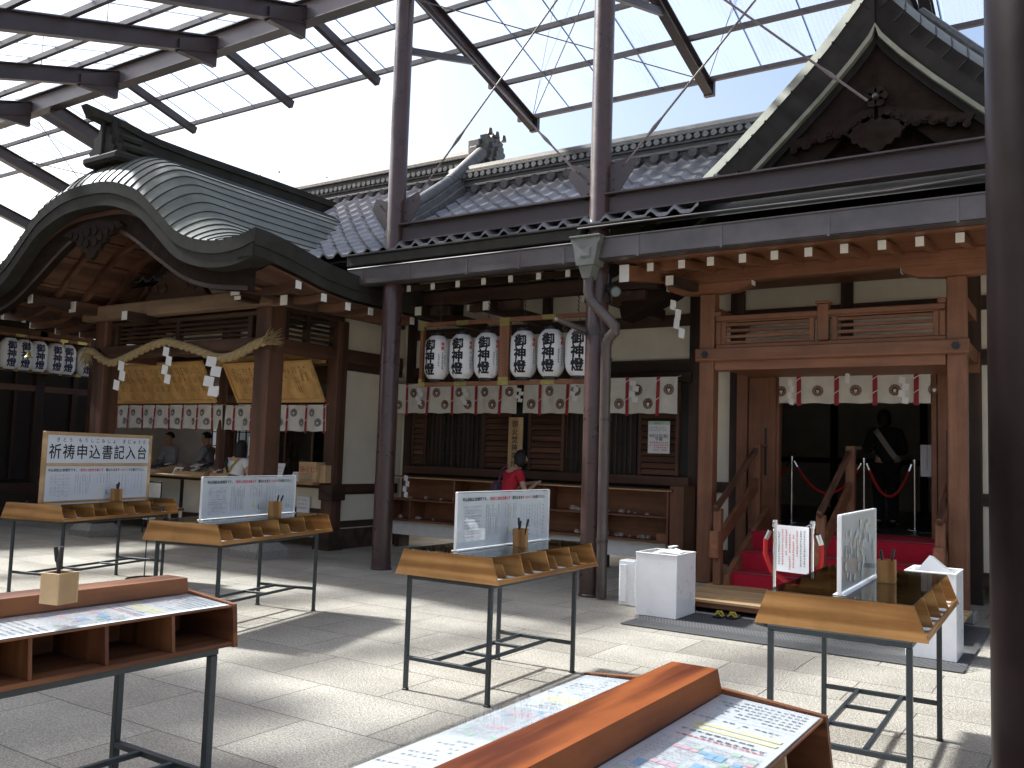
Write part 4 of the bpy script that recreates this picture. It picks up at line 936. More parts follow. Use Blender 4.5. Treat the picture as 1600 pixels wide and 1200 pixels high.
# ================================================================== LANTERNS
def rack(name, o, ux, L, H, mids, label, thick=.055):
    """hanging frame in the plane (ux, z); o = lower left corner"""
    o = Vector(o); u = Vector(ux); n = Vector((u.y, -u.x, 0))
    r = thing(name, o, label, 'lantern rack')
    def bx(mb, a0, a1, z0, z1, t, mi=0):
        p = [o+u*a0-n*t/2, o+u*a1-n*t/2]
        mb.prism([p[0]+Vector((0,0,z0)), p[1]+Vector((0,0,z0)), p[1]+Vector((0,0,z1)), p[0]+Vector((0,0,z1))], n*t, mi)
    for z in (0, H-thick):
        b = MB(); bx(b, 0, L, z, z+thick, thick); b.build('rail', KO[0], r)
    for a, w in mids:
        b = MB(); bx(b, a-w/2, a+w/2, thick+.001, H-thick-.001, thick-.004); b.build('upright', KO[2], r)
    def fit(*q): m_ = MB(); bx(m_, *q); m_.build('metal_fitting', M['brass'], r)
    for a, w in mids:
        for z in (0, H-thick):
            fit(max(0,a-.08), min(L,a+.08), z-.002, z+thick+.002, thick+.006)
            fit(a-w/2-.002, a+w/2+.002, (thick+.003 if z == 0 else H-thick-.05), (thick+.05 if z == 0 else H-thick-.003), thick+.004)
    for k in range(len(mids)-1):
        a = (mids[k][0]+mids[k+1][0])/2
        for z in (0, H-thick): fit(a-.10, a+.10, z-.002, z+thick+.002, thick+.005)
    b = MB()
    for k in range(len(mids)-1):
        for f in (.22, .8):
            a = mids[k][0]+(mids[k+1][0]-mids[k][0])*f; p = o+u*a
            for s in range(8):
                z = H+.005+s*.055; d = .012
                b.tube([p+Vector((d,0,z)), p+Vector((0,d,z+.03)), p+Vector((-d,0,z+.055)), p+Vector((0,-d,z+.03)), p+Vector((d,0,z))], .004, 4, caps=False)
    b.build('hanging_chain', M['steel'], r)
    return r
def lantern(name, loc, label, group, face, ink, small=True, yaw=0., red=True, seed=1):
    """paper lantern; the big characters face the direction angle `face` (radians, world)"""
    l = thing(name, loc, label, 'paper lantern', group); rng = random.Random(seed)
    r, h = .172, .60; c = Vector(loc)
    prof = []
    for i in range(17):
        t = i/16; z = -h/2+h*t
        e = abs(2*t-1); rr = r*(1-max(0,(e-.48)/.52)**2.3*.44) if e < 1 else r*.54
        prof.append((rr, c.z+z))
    b = MB(); b.lathe(prof, c.x, c.y, 28, 0, True, False); b.build('shade', M['lan'], l)
    b = MB(); b.lathe([(r*.56, c.z-h/2-.03), (r*.58, c.z-h/2+.012)], c.x, c.y, 20); b.build('rim', M['black'], l); b = MB(); b.lathe([(r*.55, c.z+h/2-.01), (r*.52, c.z+h/2+.035), (r*.2, c.z+h/2+.05)], c.x, c.y, 20)
    b.tube([(c.x-r*.3, c.y, c.z+h/2+.03), (c.x, c.y, c.z+h/2+.12), (c.x+r*.3, c.y, c.z+h/2+.03)], .006, 5); b.build('rim', M['black'], l)
    def rad(z):
        t = (z-c.z+h/2)/h; e = abs(2*t-1); return r*(1-max(0,(e-.48)/.52)**2.3*.44)
    def wrap(flat, lift=.0055):
        out = MB(); out.f = flat.f; out.m = flat.m; out.s = flat.s
        for v in flat.v:
            z = c.z+v.y; a = face+v.x/r; q = rad(z)+lift
            out.v.append(Vector((c.x+q*cos(a), c.y+q*sin(a), z)))
        return out
    F = Matrix.Identity(4); t = MB()
    text_v(t, '御神燈', F, -.095, .240, .168, 0, .04, .98)
    wrap(t).build('lettering', ink, l)
    if small:
        t = MB()
        if red: text_v(t, '奉献', F, .155, .205, .056, 0, .02, 1.0)
        gcol(t, F, .205, .11, .022, 9, 1, rng); gcol(t, F, .165, .075, .03, rng.randint(5, 7), 1, rng)
        if seed % 2: gcol(t, F, .115, .05, .026, 6, 1, rng)
        wrap(t, .0035).build('dedication', [M['inkr'], M['inkm']], l)
    return l
CAMD = lambda p: atan2(-p[1], -p[0])
rack('lantern_rack', (-7.80, 9.6, 2.405), (1,0,0), 2.78, .885, ((.028,.055), (1.40,.15), (2.75,.055)), 'red brown hanging frame with brass fittings holding six paper lanterns')
ords = ['leftmost paper lantern in the left bay of the frame, red mark facing out', 'middle paper lantern in the left bay of the hanging frame', 'paper lantern left of the middle upright of the frame', 'paper lantern right of the middle upright of the frame', 'middle paper lantern in the right bay of the hanging frame', 'rightmost paper lantern of the frame, half behind the maroon post']
for i, px in enumerate((683, 722, 761, 818, 861, 905)):
    X = W(px, 560, Y=9.6).x
    a = CAMD((X, 9.6)) + (-.62, -.36, -.22, -.24, -.2, -.1)[i]
    lantern('paper_lantern', (X, 9.6, 2.795), ords[i], 'paper lanterns in the frame before the hall', a+.42-.42, M['ink'], seed=i+1)
rack('lantern_rack', (-17.3, 8.2, 2.80), (0,1,0), 2.55, .72, ((.028,.055), (1.75,.08), (2.52,.055)), 'hanging frame of paper lanterns under the far left hall')
fl = ['far paper lantern nearest the left edge, behind a hanging bell', 'second far paper lantern from the left edge', 'far paper lantern just left of the dark hall post', 'far paper lantern half hidden behind the dark hall post', 'far paper lantern just right of the dark hall post', 'far paper lantern behind the tail of the straw rope']
for i, px in enumerate((14, 36, 59, 86, 104, 134)):
    Yc = W(px, 560, X=-17.3).y
    lantern('paper_lantern', (-17.3, Yc, 3.12), fl[i], 'paper lanterns of the far left hall', CAMD((-17.3, Yc))+.45-.1, M['inkblue'], small=False, seed=20+i)
b = thing('hanging_bell', (-13.9, 7.6, 2.9), 'small bright brass bell hanging before the far left lanterns', 'bell')
bp_ = W(45, 553, X=-15.2)
b.location = bp_; ORG[b.name] = bp_.copy()
q = MB(); q.lathe([(.075,bp_.z-.06),(.045,bp_.z-.03),(.03,bp_.z+.02),(.015,bp_.z+.05)], bp_.x, bp_.y, 14); q.build('body', M['brass'], b)
q = MB(); q.tube([(bp_.x, bp_.y, bp_.z+.06), (bp_.x, bp_.y, bp_.z+.9)], .006, 5); q.build('cord', M['black'], b)
# ================================================================== CURTAINS (noren)
def crest(mb, F, x, y, r, ring, core, rng=None):
    n = 18
    for k in range(n):
        a = 2*pi*k/n; a2 = a+2*pi/n*.72
        mb.add([F @ Vector((x+q*cos(t), y+q*sin(t), .0035)) for q, t in ((r*.62,a),(r,a),(r,a2),(r*.62,a2))], [(0,1,2,3)], ring)
    m = 20
    mb.add([F @ Vector((x+r*.58*cos(2*pi*k/m), y+r*.58*sin(2*pi*k/m), .003)) for k in range(m)], [tuple(range(m))], ring)
    mb.add([F @ Vector((x+q[0]*r, y+q[1]*r, .0045)) for q in ((0,-.52),(.22,-.28),(.30,.02),(.16,.22),(.08,.06),(0,.26),(-.08,.06),(-.16,.22),(-.30,.02),(-.22,-.28))], [tuple(range(10))], core)
def curtain(name, x0, x1, Y, z0, z1, ribs, label, crests, group=None, ring='inkbr', seed=3, rw=.05, cr=.075, wav=.02, drop=.03):
    rng = random.Random(seed)
    t = thing(name, ((x0+x1)/2, Y, z1), label, 'curtain', group)
    def yy(x, z): return Y + wav*sin(x*9.+seed)*(.3+.7*(z1-z)/(z1-z0)) + wav*.5*sin(x*23+seed*2)*((z1-z)/(z1-z0))
    n = int((x1-x0)/.04)+2; b = MB()
    b.grid([[(x0+(x1-x0)*i/(n-1), yy(x0+(x1-x0)*i/(n-1), z), z+.006*sin(i*.7)*(1 if z == z0 else 0)) for i in range(n)] for z in [z1+(z0-z1)*j/5 for j in range(6)]])
    cl = b.build('cloth', M['cloth'], t)
    for (cx, cz) in crests:
        cm = MB()
        F = frame((0, 0, 0), (1,0,0), (0,0,1)); tmp = MB(); crest(tmp, F, cx, cz, cr, 0, 1)
        for v in tmp.v: v.y = yy(v.x, v.z)-.004-abs(v.y)*1.
        b0 = len(cm.v); cm.v += tmp.v; cm.f += [[b0+i for i in f] for f in tmp.f]; cm.m += tmp.m; cm.s += tmp.s
        cm.build('crest', [M[ring], M['cloth']], cl)
    for x in ribs:
        b = MB(); zz = [z1+.01, (z0+z1)/2, z0-drop]
        b.grid([[(x-rw/2, yy(x, z)-.012, z) for z in zz], [(x+rw/2, yy(x, z)-.014, z) for z in zz]], 0, False)
        b.build('ribbon', M['ribbon'], t)
        for z in (z1-.12*(z1-z0), z1-.62*(z1-z0)): b = MB(); b.tube([(x-.03, yy(x,z)-.018, z-.015), (x+.0, yy(x,z)-.024, z+.01), (x+.035, yy(x,z)-.018, z+.03)], .005, 4); b.build('cord_knot', M['paper'], t)
    b = MB(); b.tube([(x0-.05, Y, z1+.01)]+[(x0+(x1-x0)*k/8, Y+.01, z1-.012*(k % 2)) for k in range(9)]+[(x1+.05, Y, z1+.01)], .007, 5); b.build('rope', M['straw'], t)
    return t
Yn = 11.12
X_ = lambda px: W(px, 620, Y=Yn).x
ribs = [X_(p) for p in (636, 670, 707, 744, 783)]
cs = []
for p, q in ((624,1),(646,0),(660,1),(682,0),(695,1),(718,0),(732,1),(757,0),(770,1),(796,0)): cs.append((X_(p), 2.45 if q == 0 else 2.26))
curtain('shrine_curtain', X_(614), X_(807), Yn, 2.125, 2.60, ribs, 'white crested curtain with red ribbons left of the wooden plaque', cs)
ribs = [X_(p) for p in (844, 888, 980, 1029)]
cs = [(X_(p), 2.45 if q == 0 else 2.26) for p, q in ((831,1),(858,0),(876,1),(900,0),(947,0),(968,1),(996,0),(1013,1),(1045,0))]
curtain('shrine_curtain', X_(819), X_(1058), Yn, 2.125, 2.62, ribs, 'white crested curtain with red ribbons between plaque and dark post', cs, seed=5)
Ye = WY-.16
X2 = lambda px: W(px, 610, Y=Ye).x
curtain('doorway_curtain', -3.32, -1.56, Ye+.05, 2.265, 2.60, [X2(p) for p in (1247, 1306, 1366, 1431)], 'white crested curtain with red ribbons hanging in the entrance doorway', [(X2(p), 2.42) for p in (1219, 1276, 1336, 1397, 1459)], seed=8, rw=.055, cr=.068, wav=.012)
Yo = OY-.13
X3 = lambda px: W(px, 650, Y=Yo).x
ribs = [X3(p) for p in (182, 202, 222, 243, 264, 286, 309, 331)]
cs = [(X3(p), 2.05 if q == 0 else 1.90) for p, q in ((177,1),(189,0),(197,1),(208,0),(216,1),(229,0),(238,1),(249,0),(259,1),(271,0),(279,1),(294,0),(302,1),(317,0),(324,1),(341,0))]
curtain('office_curtain', X3(171), X3(347), Yo, 1.775, 2.18, ribs, 'white crested curtain with red ribbons over the office counter, left length', cs, ring='inkm', seed=11, rw=.045, cr=.062, wav=.03)
ribs = [X3(p) for p in (366, 394, 422, 450, 479, 507)]
cs = [(X3(p), 2.05 if q == 0 else 1.90) for p, q in ((359,1),(375,0),(384,1),(404,0),(414,1),(430,0),(440,1),(459,0),(470,1),(488,0),(499,1))]
curtain('office_curtain', X3(353), X3(509), Yo, 1.765, 2.17, ribs, 'white crested curtain with red ribbons behind the porch post, right length', cs, ring='inkm', seed=12, rw=.045, cr=.064, wav=.03)
# ================================================================== PAPER STREAMERS AND ROPE
def shide(loc, w, h, label, group=None, lean=0., ang=.35, n=4):
    b = MB(); x, y, z = loc; s = h/n
    for k in range(n):
        dx = w*.42*(k % 2)+lean*k; dy = .012*k
        p = [(dx, 0), (dx+w*.72, -.18*s), (dx+w*.72-.10*w, -1.18*s), (dx-.10*w, -1.0*s)]
        b.prism([(x+q[0]*cos(ang), y+q[0]*sin(ang)*.3-dy, z-k*s+q[1]) for q in p], (0, .0015, 0))
    return tag(b.build('paper_streamer', M['paper']), label, 'paper streamer', group)
def at(px, py, Y): p = W(px, py, Y=Y); return p
def shide_px(px, py0, py1, Y, w, label, **k):
    p = at(px, py0, Y); q = at(px, py1, Y); return shide((p.x, Y, p.z), w, p.z-q.z, label, **k)
shide_px(632, 742, 776, 10.82, .10, 'white zigzag paper streamer hanging before the shelf at far left')
shide_px(937, 760, 800, 10.82, .10, 'white zigzag paper streamer by the shelf, behind the maroon post')
shide_px(808, 606, 628, 10.95, .11, 'white zigzag paper streamer in the gap between the curtains')
shide_px(652, 606, 632, 10.95, .11, 'white zigzag paper streamer before the left curtain, under the frame')
shide_px(722, 606, 632, 10.95, .11, 'white zigzag paper streamer before the curtain, under the left bay')
shide_px(893, 596, 626, 10.95, .11, 'white zigzag paper streamer on the curtain beside the maroon post')
shide_px(985, 594, 628, 10.95, .12, 'white zigzag paper streamer on the curtain right of the downpipe')
shide_px(1048, 468, 528, 9.85, .10, 'long white paper streamer hanging under the porch eave bracket', lean=.03, n=4)
shide_px(1232, 592, 632, 11.05, .07, 'white paper streamer at the left end of the doorway curtain')
shide_px(1321, 582, 597, 11.0, .07, 'short white paper strip at the middle of the doorway lintel', n=1)
shide_px(1405, 588, 630, 11.02, .10, 'white zigzag paper streamer right of centre on the doorway curtain')
Yr = 8.28
rp = [(139,548),(148,552),(160,562),(176,567),(196,560),(220,548),(244,538),(262,535),(285,540),(310,548),(336,558),(358,558),(380,549),(400,538),(416,532)]
pts = [at(px, py, Yr) for px, py in rp]
fine = []
for i in range(len(pts)-1):
    for k in range(6):
        t = k/6; p0 = pts[max(0,i-1)]; p1 = pts[i]; p2 = pts[i+1]; p3 = pts[min(len(pts)-1, i+2)]
        fine.append(.5*((2*p1)+(p2-p0)*t+(2*p0-5*p1+4*p2-p3)*t*t+(3*p1-p0-3*p2+p3)*t**3))
fine.append(pts[-1])
rt_ = thing('shimenawa_rope', pts[7], 'thick twisted straw rope strung between the two gate porch posts', 'straw rope')
for ph in range(3):                            # three twisted strands
    b = MB(); st_ = []; N = len(fine); L = 0
    for i, p in enumerate(fine):
        if i: L += (fine[i]-fine[i-1]).length
        t = (fine[min(i+1,N-1)]-fine[max(i-1,0)]).normalized(); n1 = t.cross(Vector((0,1,0))).normalized(); n2 = n1.cross(t)
        a = L*2*pi/.42+ph*2*pi/3; R0 = .030
        st_.append(p+(n1*cos(a)+n2*sin(a))*R0)
    dn = []                                   # resample
    for i in range(N-1):
        for k in range(2): dn.append(st_[i].lerp(st_[i+1], k/2))
    b.tube(dn, .038, 9); b.build('strand', M['straw'], rt_)
rng = random.Random(4)
for e, dr in ((fine[-1], Vector((.16,0,.06))), (fine[0], Vector((-.10,0,-.16)))):
    b = MB()
    for k in range(46):
        d = dr+Vector((rng.uniform(-.07,.07), rng.uniform(-.09,.09), rng.uniform(-.09,.09))); s0 = e+Vector((rng.uniform(-.04,.04), rng.uniform(-.05,.05), rng.uniform(-.05,.05)))
        b.tube([s0, s0+d*.6, s0+d*1.15+Vector((0,0,-.02))], [.007,.006,.003], 4)
    b.build('frayed_end', M['straw'], rt_)
shide_px(186, 563, 608, 8.2, .22, 'white paper streamer at the left on the straw rope, twisted sideways', lean=-.03, n=3, ang=1.0)
shide_px(256, 541, 598, 8.2, .20, 'white paper streamer hanging from the middle of the straw rope', lean=.015, n=4, ang=.9)
shide_px(324, 556, 618, 8.2, .28, 'large white zigzag paper streamer at the right on the straw rope', n=4)
# ================================================================== SIGNS ON THE HALL
b = MB(); x0, x1 = -7.36, -7.11; b.box(x0, x1, WY-.19, WY-.165, 1.30, 2.07, .004)
s_ = tag(b.build('wooden_plaque', LT[2]), 'tall pale wooden plaque with brushed black characters, behind the red shirt', 'sign')
t = MB(); text_v(t, '御火焚神楽所', frame((x0+.06, WY-.192, 2.03), (1,0,0), (0,0,1)), 0, 0, .112, 0, .006, 1.06); t.build('lettering', M['ink'], s_)
p0 = at(1013, 658, 11.26); p1 = at(1046, 709, 11.26)
s_ = thing('notice_poster', ((p0.x+p1.x)/2, 11.26, p1.z), 'white notice poster with a green heading on the dark shutter', 'poster')
b = MB(); b.box(p0.x, p1.x, 11.26, 11.264, p1.z, p0.z); b.build('sheet', M['paper'], s_)
F = frame((p0.x, 11.257, p1.z), (1,0,0), (0,0,1)); w_, h_ = p1.x-p0.x, p0.z-p1.z; t = MB(); rng = random.Random(2)
area(t, F, .0, h_*.89, w_, h_, 1); text_h(t, 'お知らせ', frame((p0.x, 11.255, p1.z), (1,0,0), (0,0,1)), w_*.28, h_*.91, .034, 2, .01)
for k in range(3): grow(t, F, .02, h_*(.80-.055*k), .016, 14, 2, rng)
text_h(t, '9月23日(金)', F, .02, h_*.50, .054, 0, .02); text_h(t, '午後', F, w_*.34, h_*.40, .054, 0, .02)
for k in range(4): grow(t, F, .03 if k < 2 else .09, h_*(.31-.075*k), .024, 10 if k < 2 else 7, 3, rng)
t.build('print', [M['inkm'], M['inkn'], M['inkg'], M['inkr']], s_)
# ================================================================== OFFERING SHELF
sh = thing('long_shelf', (-7, 11, 0), 'long low timber shelf running along the shuttered hall wall', 'shelf')
S0, S1, SY0, SY1 = -9.42, -4.62, 10.88, 11.28
part('top_board', KO[0], sh, (S0, S1+.05, SY0-.02, SY1, 1.09, 1.12, .005)); part('top_edge', LT[0], sh, (S0, S1+.05, SY0-.026, SY0-.021, 1.092, 1.106, 0))
part('middle_board', KO[0], sh, (S0, S1, SY0, SY1, .74, .765, .004)); part('bottom_board', KO[0], sh, (S0, S1, SY0, SY1, .42, .45, .004))
part('back_board', KO[0], sh, (S0, S1, SY1-.02, SY1, .45, 1.09, 0)); part('base_board', M['white'], sh, (S0, S1, SY0+.10, SY0+.13, .20, .419, 0))
for x in (-9.40, -8.95, -8.10, -7.3, -6.52, -5.7):
    z = ((.765, 1.089), (.451, .739)); 
    part('divider', KO[2], sh, *[(x-.014, x+.014, SY0+.005, SY1-.022, a, c_) for a, c_ in z[(0 if x in (-8.10,-6.52) else 1):(1 if x in (-8.10,-6.52) else 2)]])
part('end_frame', KO[2], sh, (S1-.03, S1, SY0-.004, SY1, .30, 1.088, .004), (S1-.16, S1-.031, SY0-.003, SY0+.03, .451, .55, .003), (S1+.005, S1+.20, SY0+.02, SY1+.02, .0, 1.17, .006))
part('foot', DK[2], sh, *[(x-.05, x+.05, SY0+.14, SY1, 0, .199) for x in (-9.3, -8.1, -6.9, -5.7, -4.8)])
rng = random.Random(9); src = None
for x in list(rng.uniform(-9.2, -6.6) for _ in range(26))+list(rng.uniform(-6.1, -4.85) for _ in range(34)):
    z = .766 if rng.random() < .62 else .451
    if src is None:
        b = MB(); b.ball((0,0,.018), (.045,.035,.022), 8, 5); b.box(-.03,.025,-.02,.02,.03,.045,.005)
        src = tag(b.build('offering_piece', mat('pale_clay', (.36,.30,.25), .8, var=.25, vscale=20)), 'small pale clay piece among those lying on the long shelf', 'offering', 'small pale pieces on the long shelf'); o = src
    else: o = src.copy(); COL.objects.link(o)
    o.location = (x, rng.uniform(SY0+.06, SY1-.12), z); o.rotation_euler = (0,0,rng.uniform(0,6)); k = rng.uniform(.6, 1.25); o.scale = (k,k,k*rng.uniform(.8,1.3))
# ================================================================== FIXTURES ON THE POST
fb = thing('flag_bracket', (-4.7, 8.65, 3.0), 'short brown flagpole bracket pointing left from the maroon post', 'bracket')
a, c = at(915, 517, 8.64), at(868, 498, 8.30)
q = MB(); q.tube([a, c], .030, 12, caps=False); q.tube([c, c+(a-c)*.3], .022, 10); q.build('socket', M['polep'], fb)
q = MB(); q.tube([c+(c-a).normalized()*.002, c+(a-c)*.03], .033, 12, caps=False); q.build('lip', M['brass'], fb)
q = MB(); q.lathe([(.13, a.z-.05), (.13, a.z+.05)], -4.61, 8.75, 20); q.prism([a+Vector((.0,0,-.05)), a+Vector((-.12,-.1,-.03)), a+Vector((0,0,.06))], (0,.01,0))
for k in range(2):
    p = a.lerp(c, .35+.35*k); q.tube([p+Vector((0,0,-.03)), p+Vector((-.02,0,-.07)), p+Vector((.01,0,-.10)), p+Vector((.03,0,-.07))], .005, 5)
q.build('clamp', M['steel'], fb)
sp = thing('spotlight', (-4.42, 8.8, 3.4), 'black cylindrical spotlight fixed to the top of the maroon post', 'spotlight')
c = at(962, 456, 8.62); e = at(948, 447, 8.86)
q = MB(); q.tube([e, e.lerp(c, .15), c], [.055, .062, .062], 16); q.build('housing', M['black'], sp)
q = MB(); q.tube([c-(c-e)*.01, c+(c-e).normalized()*.004], .050, 16); q.build('lens', mat('lens_glass', (.10,.13,.12), .1), sp)
q = MB(); q.bar(e, (-4.5, 8.78, e.z), .03, .12); q.box(-4.53, -4.46, 8.72, 8.80, e.z-.22, e.z+.12, .01); q.build('mount', M['black'], sp)
# ================================================================== ENTRANCE THINGS
b = MB()                                        # translucent white boxes
def tub(x0, x1, y0, y1, h, label, junk=True):
    t = thing('acrylic_box', ((x0+x1)/2, (y0+y1)/2, .017), label, 'box')
    q = MB(); w = .012; z = .018
    q.box(x0, x1, y0, y0+w, z, h, .003); q.box(x0, x1, y1-w, y1, z, h, .003); q.box(x0, x0+w, y0+w, y1-w, z, h, .003); q.box(x1-w, x1, y0+w, y1-w, z, h, .003); q.box(x0+w, x1-w, y0+w, y1-w, z, z+.02, 0)
    q.build('walls', M['acryl'], t); q = MB()
    q.box(x0-.004, x1+.004, y0-.004, y0+w+.004, h, h+.012, .003); q.box(x0-.004, x1+.004, y1-w-.004, y1+.004, h, h+.012, .003); q.box(x0-.004, x0+w+.004, y0+w+.004, y1-w-.004, h, h+.012, .003); q.box(x1-w-.004, x1+.004, y0+w+.004, y1-w-.004, h, h+.012, .003)
    q.build('rim', M['white'], t); return t
tub(-3.71, -3.29, 7.97, 8.45, .60, 'square white acrylic box standing on the mat left of the steps')
tub(-1.27, -.90, 7.78, 8.22, .68, 'square white acrylic box on the mat behind the rightmost table')
q = MB(); q.grid([[(-3.6,8.1,.60),(-3.45,8.05,.625),(-3.33,8.1,.61)],[(-3.58,8.25,.62),(-3.42,8.25,.65),(-3.34,8.25,.62)],[(-3.55,8.4,.60),(-3.45,8.4,.62),(-3.35,8.4,.60)]]); q.box(-3.48,-3.44,8.2,8.36,.655,.665)
tag(q.build('plastic_bag', [M['paper']]), 'crumpled white bag filling the box left of the steps', 'bag')
q = MB(); q.prism([(-1.24,8.0,.64),(-1.12,8.0,.80),(-.95,8.0,.66)], (0,.2,-.02)); tag(q.build('folded_paper', M['paper']), 'folded white paper sticking out of the right acrylic box', 'paper')
q = MB(); q.box(-4.12, -3.93, 8.44, 8.62, .0, .46, .012); q.box(-4.10,-4.03,8.42,8.44,.04,.42,.006); tag(q.build('foam_block', M['foam']), 'rough white foam block standing left of the acrylic box', 'block')
for i, (x, y) in enumerate(((-3.02, 8.42), (-2.90, 8.45))):
    s_ = thing('sandal', (x, y, .017), 'yellow strapped dark sandal tucked under the left end of the wooden deck', 'sandal', 'sandals under the wooden deck')
    q = MB(); q.prism([(x-.04,y-.11,.018),(x+.04,y-.11,.018),(x+.045,y+.05,.018),(x+.02,y+.12,.018),(x-.02,y+.12,.018),(x-.045,y+.05,.018)], (0,0,.018)); q.build('sole', M['black'], s_)
    q = MB(); q.tube([(x-.04,y-.02,.03),(x-.02,y-.03,.07),(x+.02,y-.03,.07),(x+.04,y-.02,.03)], .012, 6); q.tube([(x-.04,y-.06,.03),(x,y-.07,.065),(x+.04,y-.06,.03)], .009, 6); q.build('strap', M['yellow'], s_)
for i, x in enumerate((-1.83, -1.73, -1.5)):
    s_ = thing('shoe', (x, 8.2, .017), 'dark shoe left on the mat behind the rightmost table', 'shoe', 'dark shoes on the mat')
    q = MB(); q.ball((x, 8.2, .05), (.045,.12,.04), 10, 6); q.build('upper', M['black'], s_); q = MB(); q.box(x-.045, x+.045, 8.08, 8.32, .017, .032, .006); q.build('sole', M['dark'], s_)
def stanchion(x, y, z0, h, label, hooks=(1,)):
    t = thing('rope_stanchion', (x, y, z0), label, 'stanchion')
    q = MB(); q.lathe([(.165, z0), (.165, z0+.006), (.14, z0+.016), (.03, z0+.03)], x, y, 24); q.build('base', M['chrome'], t)
    q = MB(); q.lathe([(.0175, z0+.025), (.0175, z0+h-.06)], x, y, 14); q.lathe([(.026, z0+h-.07), (.03, z0+h-.03), (.026, z0+h-.005), (.012, z0+h)], x, y, 14); q.build('pole', M['chrome'], t); return t
A_ = (-2.48, 8.34); B_ = (-2.12, 8.27)
stanchion(*A_, .017, .97, 'chrome rope stanchion at the left of the white notice before the steps'); stanchion(*B_, .017, .985, 'chrome rope stanchion at the right of the white notice before the steps')
rb = thing('barrier_rope', (-2.3, 8.5, .8), 'thick red velvet rope drooping behind the white notice', 'rope')
def rope(parent, P, r=.02):
    q = MB(); q.tube(P, r, 10); q.build('rope', M['redrope'], parent)
    q = MB()
    for e, f in ((P[0], P[1]), (P[-1], P[-2])):
        d = (Vector(f)-Vector(e)).normalized(); q.tube([Vector(e)-d*.01, Vector(e)+d*.085], r*1.2, 10)
    q.build('end_cap', M['chrome'], parent)
def cat_(p, q, sag, n=12): return [Vector(p).lerp(Vector(q), i/n)-Vector((0,0,sag*(1-(2*i/n-1)**2))) for i in range(n+1)]
rope(rb, [Vector((A_[0]-.05, A_[1]+.0, .88)), Vector((A_[0]-.09, A_[1]+.02, .80)), Vector((A_[0]-.10, A_[1]+.04, .66)), Vector((A_[0]-.05, A_[1]+.08, .50)), Vector((A_[0]+.12, A_[1]+.12, .38)), Vector((B_[0]-.12, B_[1]+.14, .38)), Vector((B_[0]+.02, B_[1]+.08, .50)), Vector((B_[0]+.07, B_[1]+.04, .64)), Vector((B_[0]+.075, B_[1]+.02, .78)), Vector((B_[0]+.05, B_[1], .87))], .022)
ns = thing('rope_notice', (-2.3, 8.24, .5), 'white notice with red and black vertical writing hung between two stanchions', 'notice')
o_ = Vector((A_[0]+.025, A_[1]-.03, .52)); u_ = Vector((B_[0]-A_[0]-.05, B_[1]-A_[1], 0)); wl = u_.length; u_.normalize(); n_ = Vector((u_.y, -u_.x, 0))
q = MB(); q.prism([o_, o_+u_*wl, o_+u_*wl+Vector((0,0,.42)), o_+Vector((0,0,.42))], -n_*.006); q.build('panel', M['paper'], ns)
t = MB(); F = frame(o_+n_*.002, u_, (0,0,1)); rng = random.Random(6)
for k in range(8):
    x = wl-.05-k*.036
    gcol(t, F, x, .40-(.05 if k in (3,4) else .01), .019, 15 if k not in (2,5) else 11, 1 if k in (2,3,4,5,6) and k % 2 == 0 or k in (3,5) else 0, rng)
t.build('writing', [M['inkm'], M['inkr']], ns)
q = MB(); q.tube([o_+Vector((.03,0,.42)), o_+u_*.0+Vector((0,.02,.44))], .004, 5); q.tube([o_+u_*(wl-.03)+Vector((0,0,.42)), o_+u_*wl+Vector((0,.02,.44))], .004, 5); q.build('hook', M['chrome'], ns)
# stanchions inside the hall
IN = [(-4.55, 13.2), (-3.52, 12.6), (-2.55, 12.55), (-1.95, 12.7)]
il = ['slim stanchion inside the hall, leftmost behind the door jamb', 'slim bright stanchion inside the hall at the left of the doorway', 'slim stanchion inside the hall by the middle handrail', 'slim stanchion inside the hall in front of the dark uniformed person']
for (x, y), l in zip(IN, il): stanchion(x, y, .70, .92, l)
for i, l in enumerate(('dark red rope inside the hall, left of the bright stanchion', 'dark red rope drooping inside the hall, left half of the doorway', 'dark red rope drooping inside the hall before the uniformed person')):
    r_ = thing('barrier_rope', (IN[i][0], IN[i][1], 1.5), l, 'rope'); p, q_ = IN[i], IN[i+1]
    rope(r_, cat_((p[0]+.04, p[1], 1.54), (q_[0]-.04, q_[1], 1.54), .42), .018)
w0 = thing('wall_notice', (-1.55, 12.3, 1.2), 'white vertical notice standing just inside the right door jamb', 'notice')
p0, p1 = at(1438, 695, 12.3), at(1478, 746, 12.3)
q = MB(); q.box(p0.x, p1.x, 12.3, 12.306, p1.z, p0.z, 0); q.build('panel', M['paper'], w0)
q = MB(); q.tube([((p0.x+p1.x)/2, 12.32, .70), ((p0.x+p1.x)/2, 12.32, p1.z+.1)], .014, 8); q.box((p0.x+p1.x)/2-.15, (p0.x+p1.x)/2+.15, 12.2, 12.45, .70, .715, 0); q.build('stand', M['black'], w0)
t = MB(); F = frame((p0.x, 12.297, p1.z), (1,0,0), (0,0,1)); text_v(t, 'お願い致します', F, .16, .43, .052, 0, .02, 1.05); gcol(t, F, .07, .40, .016, 18, 1, random.Random(3)); t.build('writing', [M['ink'], M['inkg']], w0)
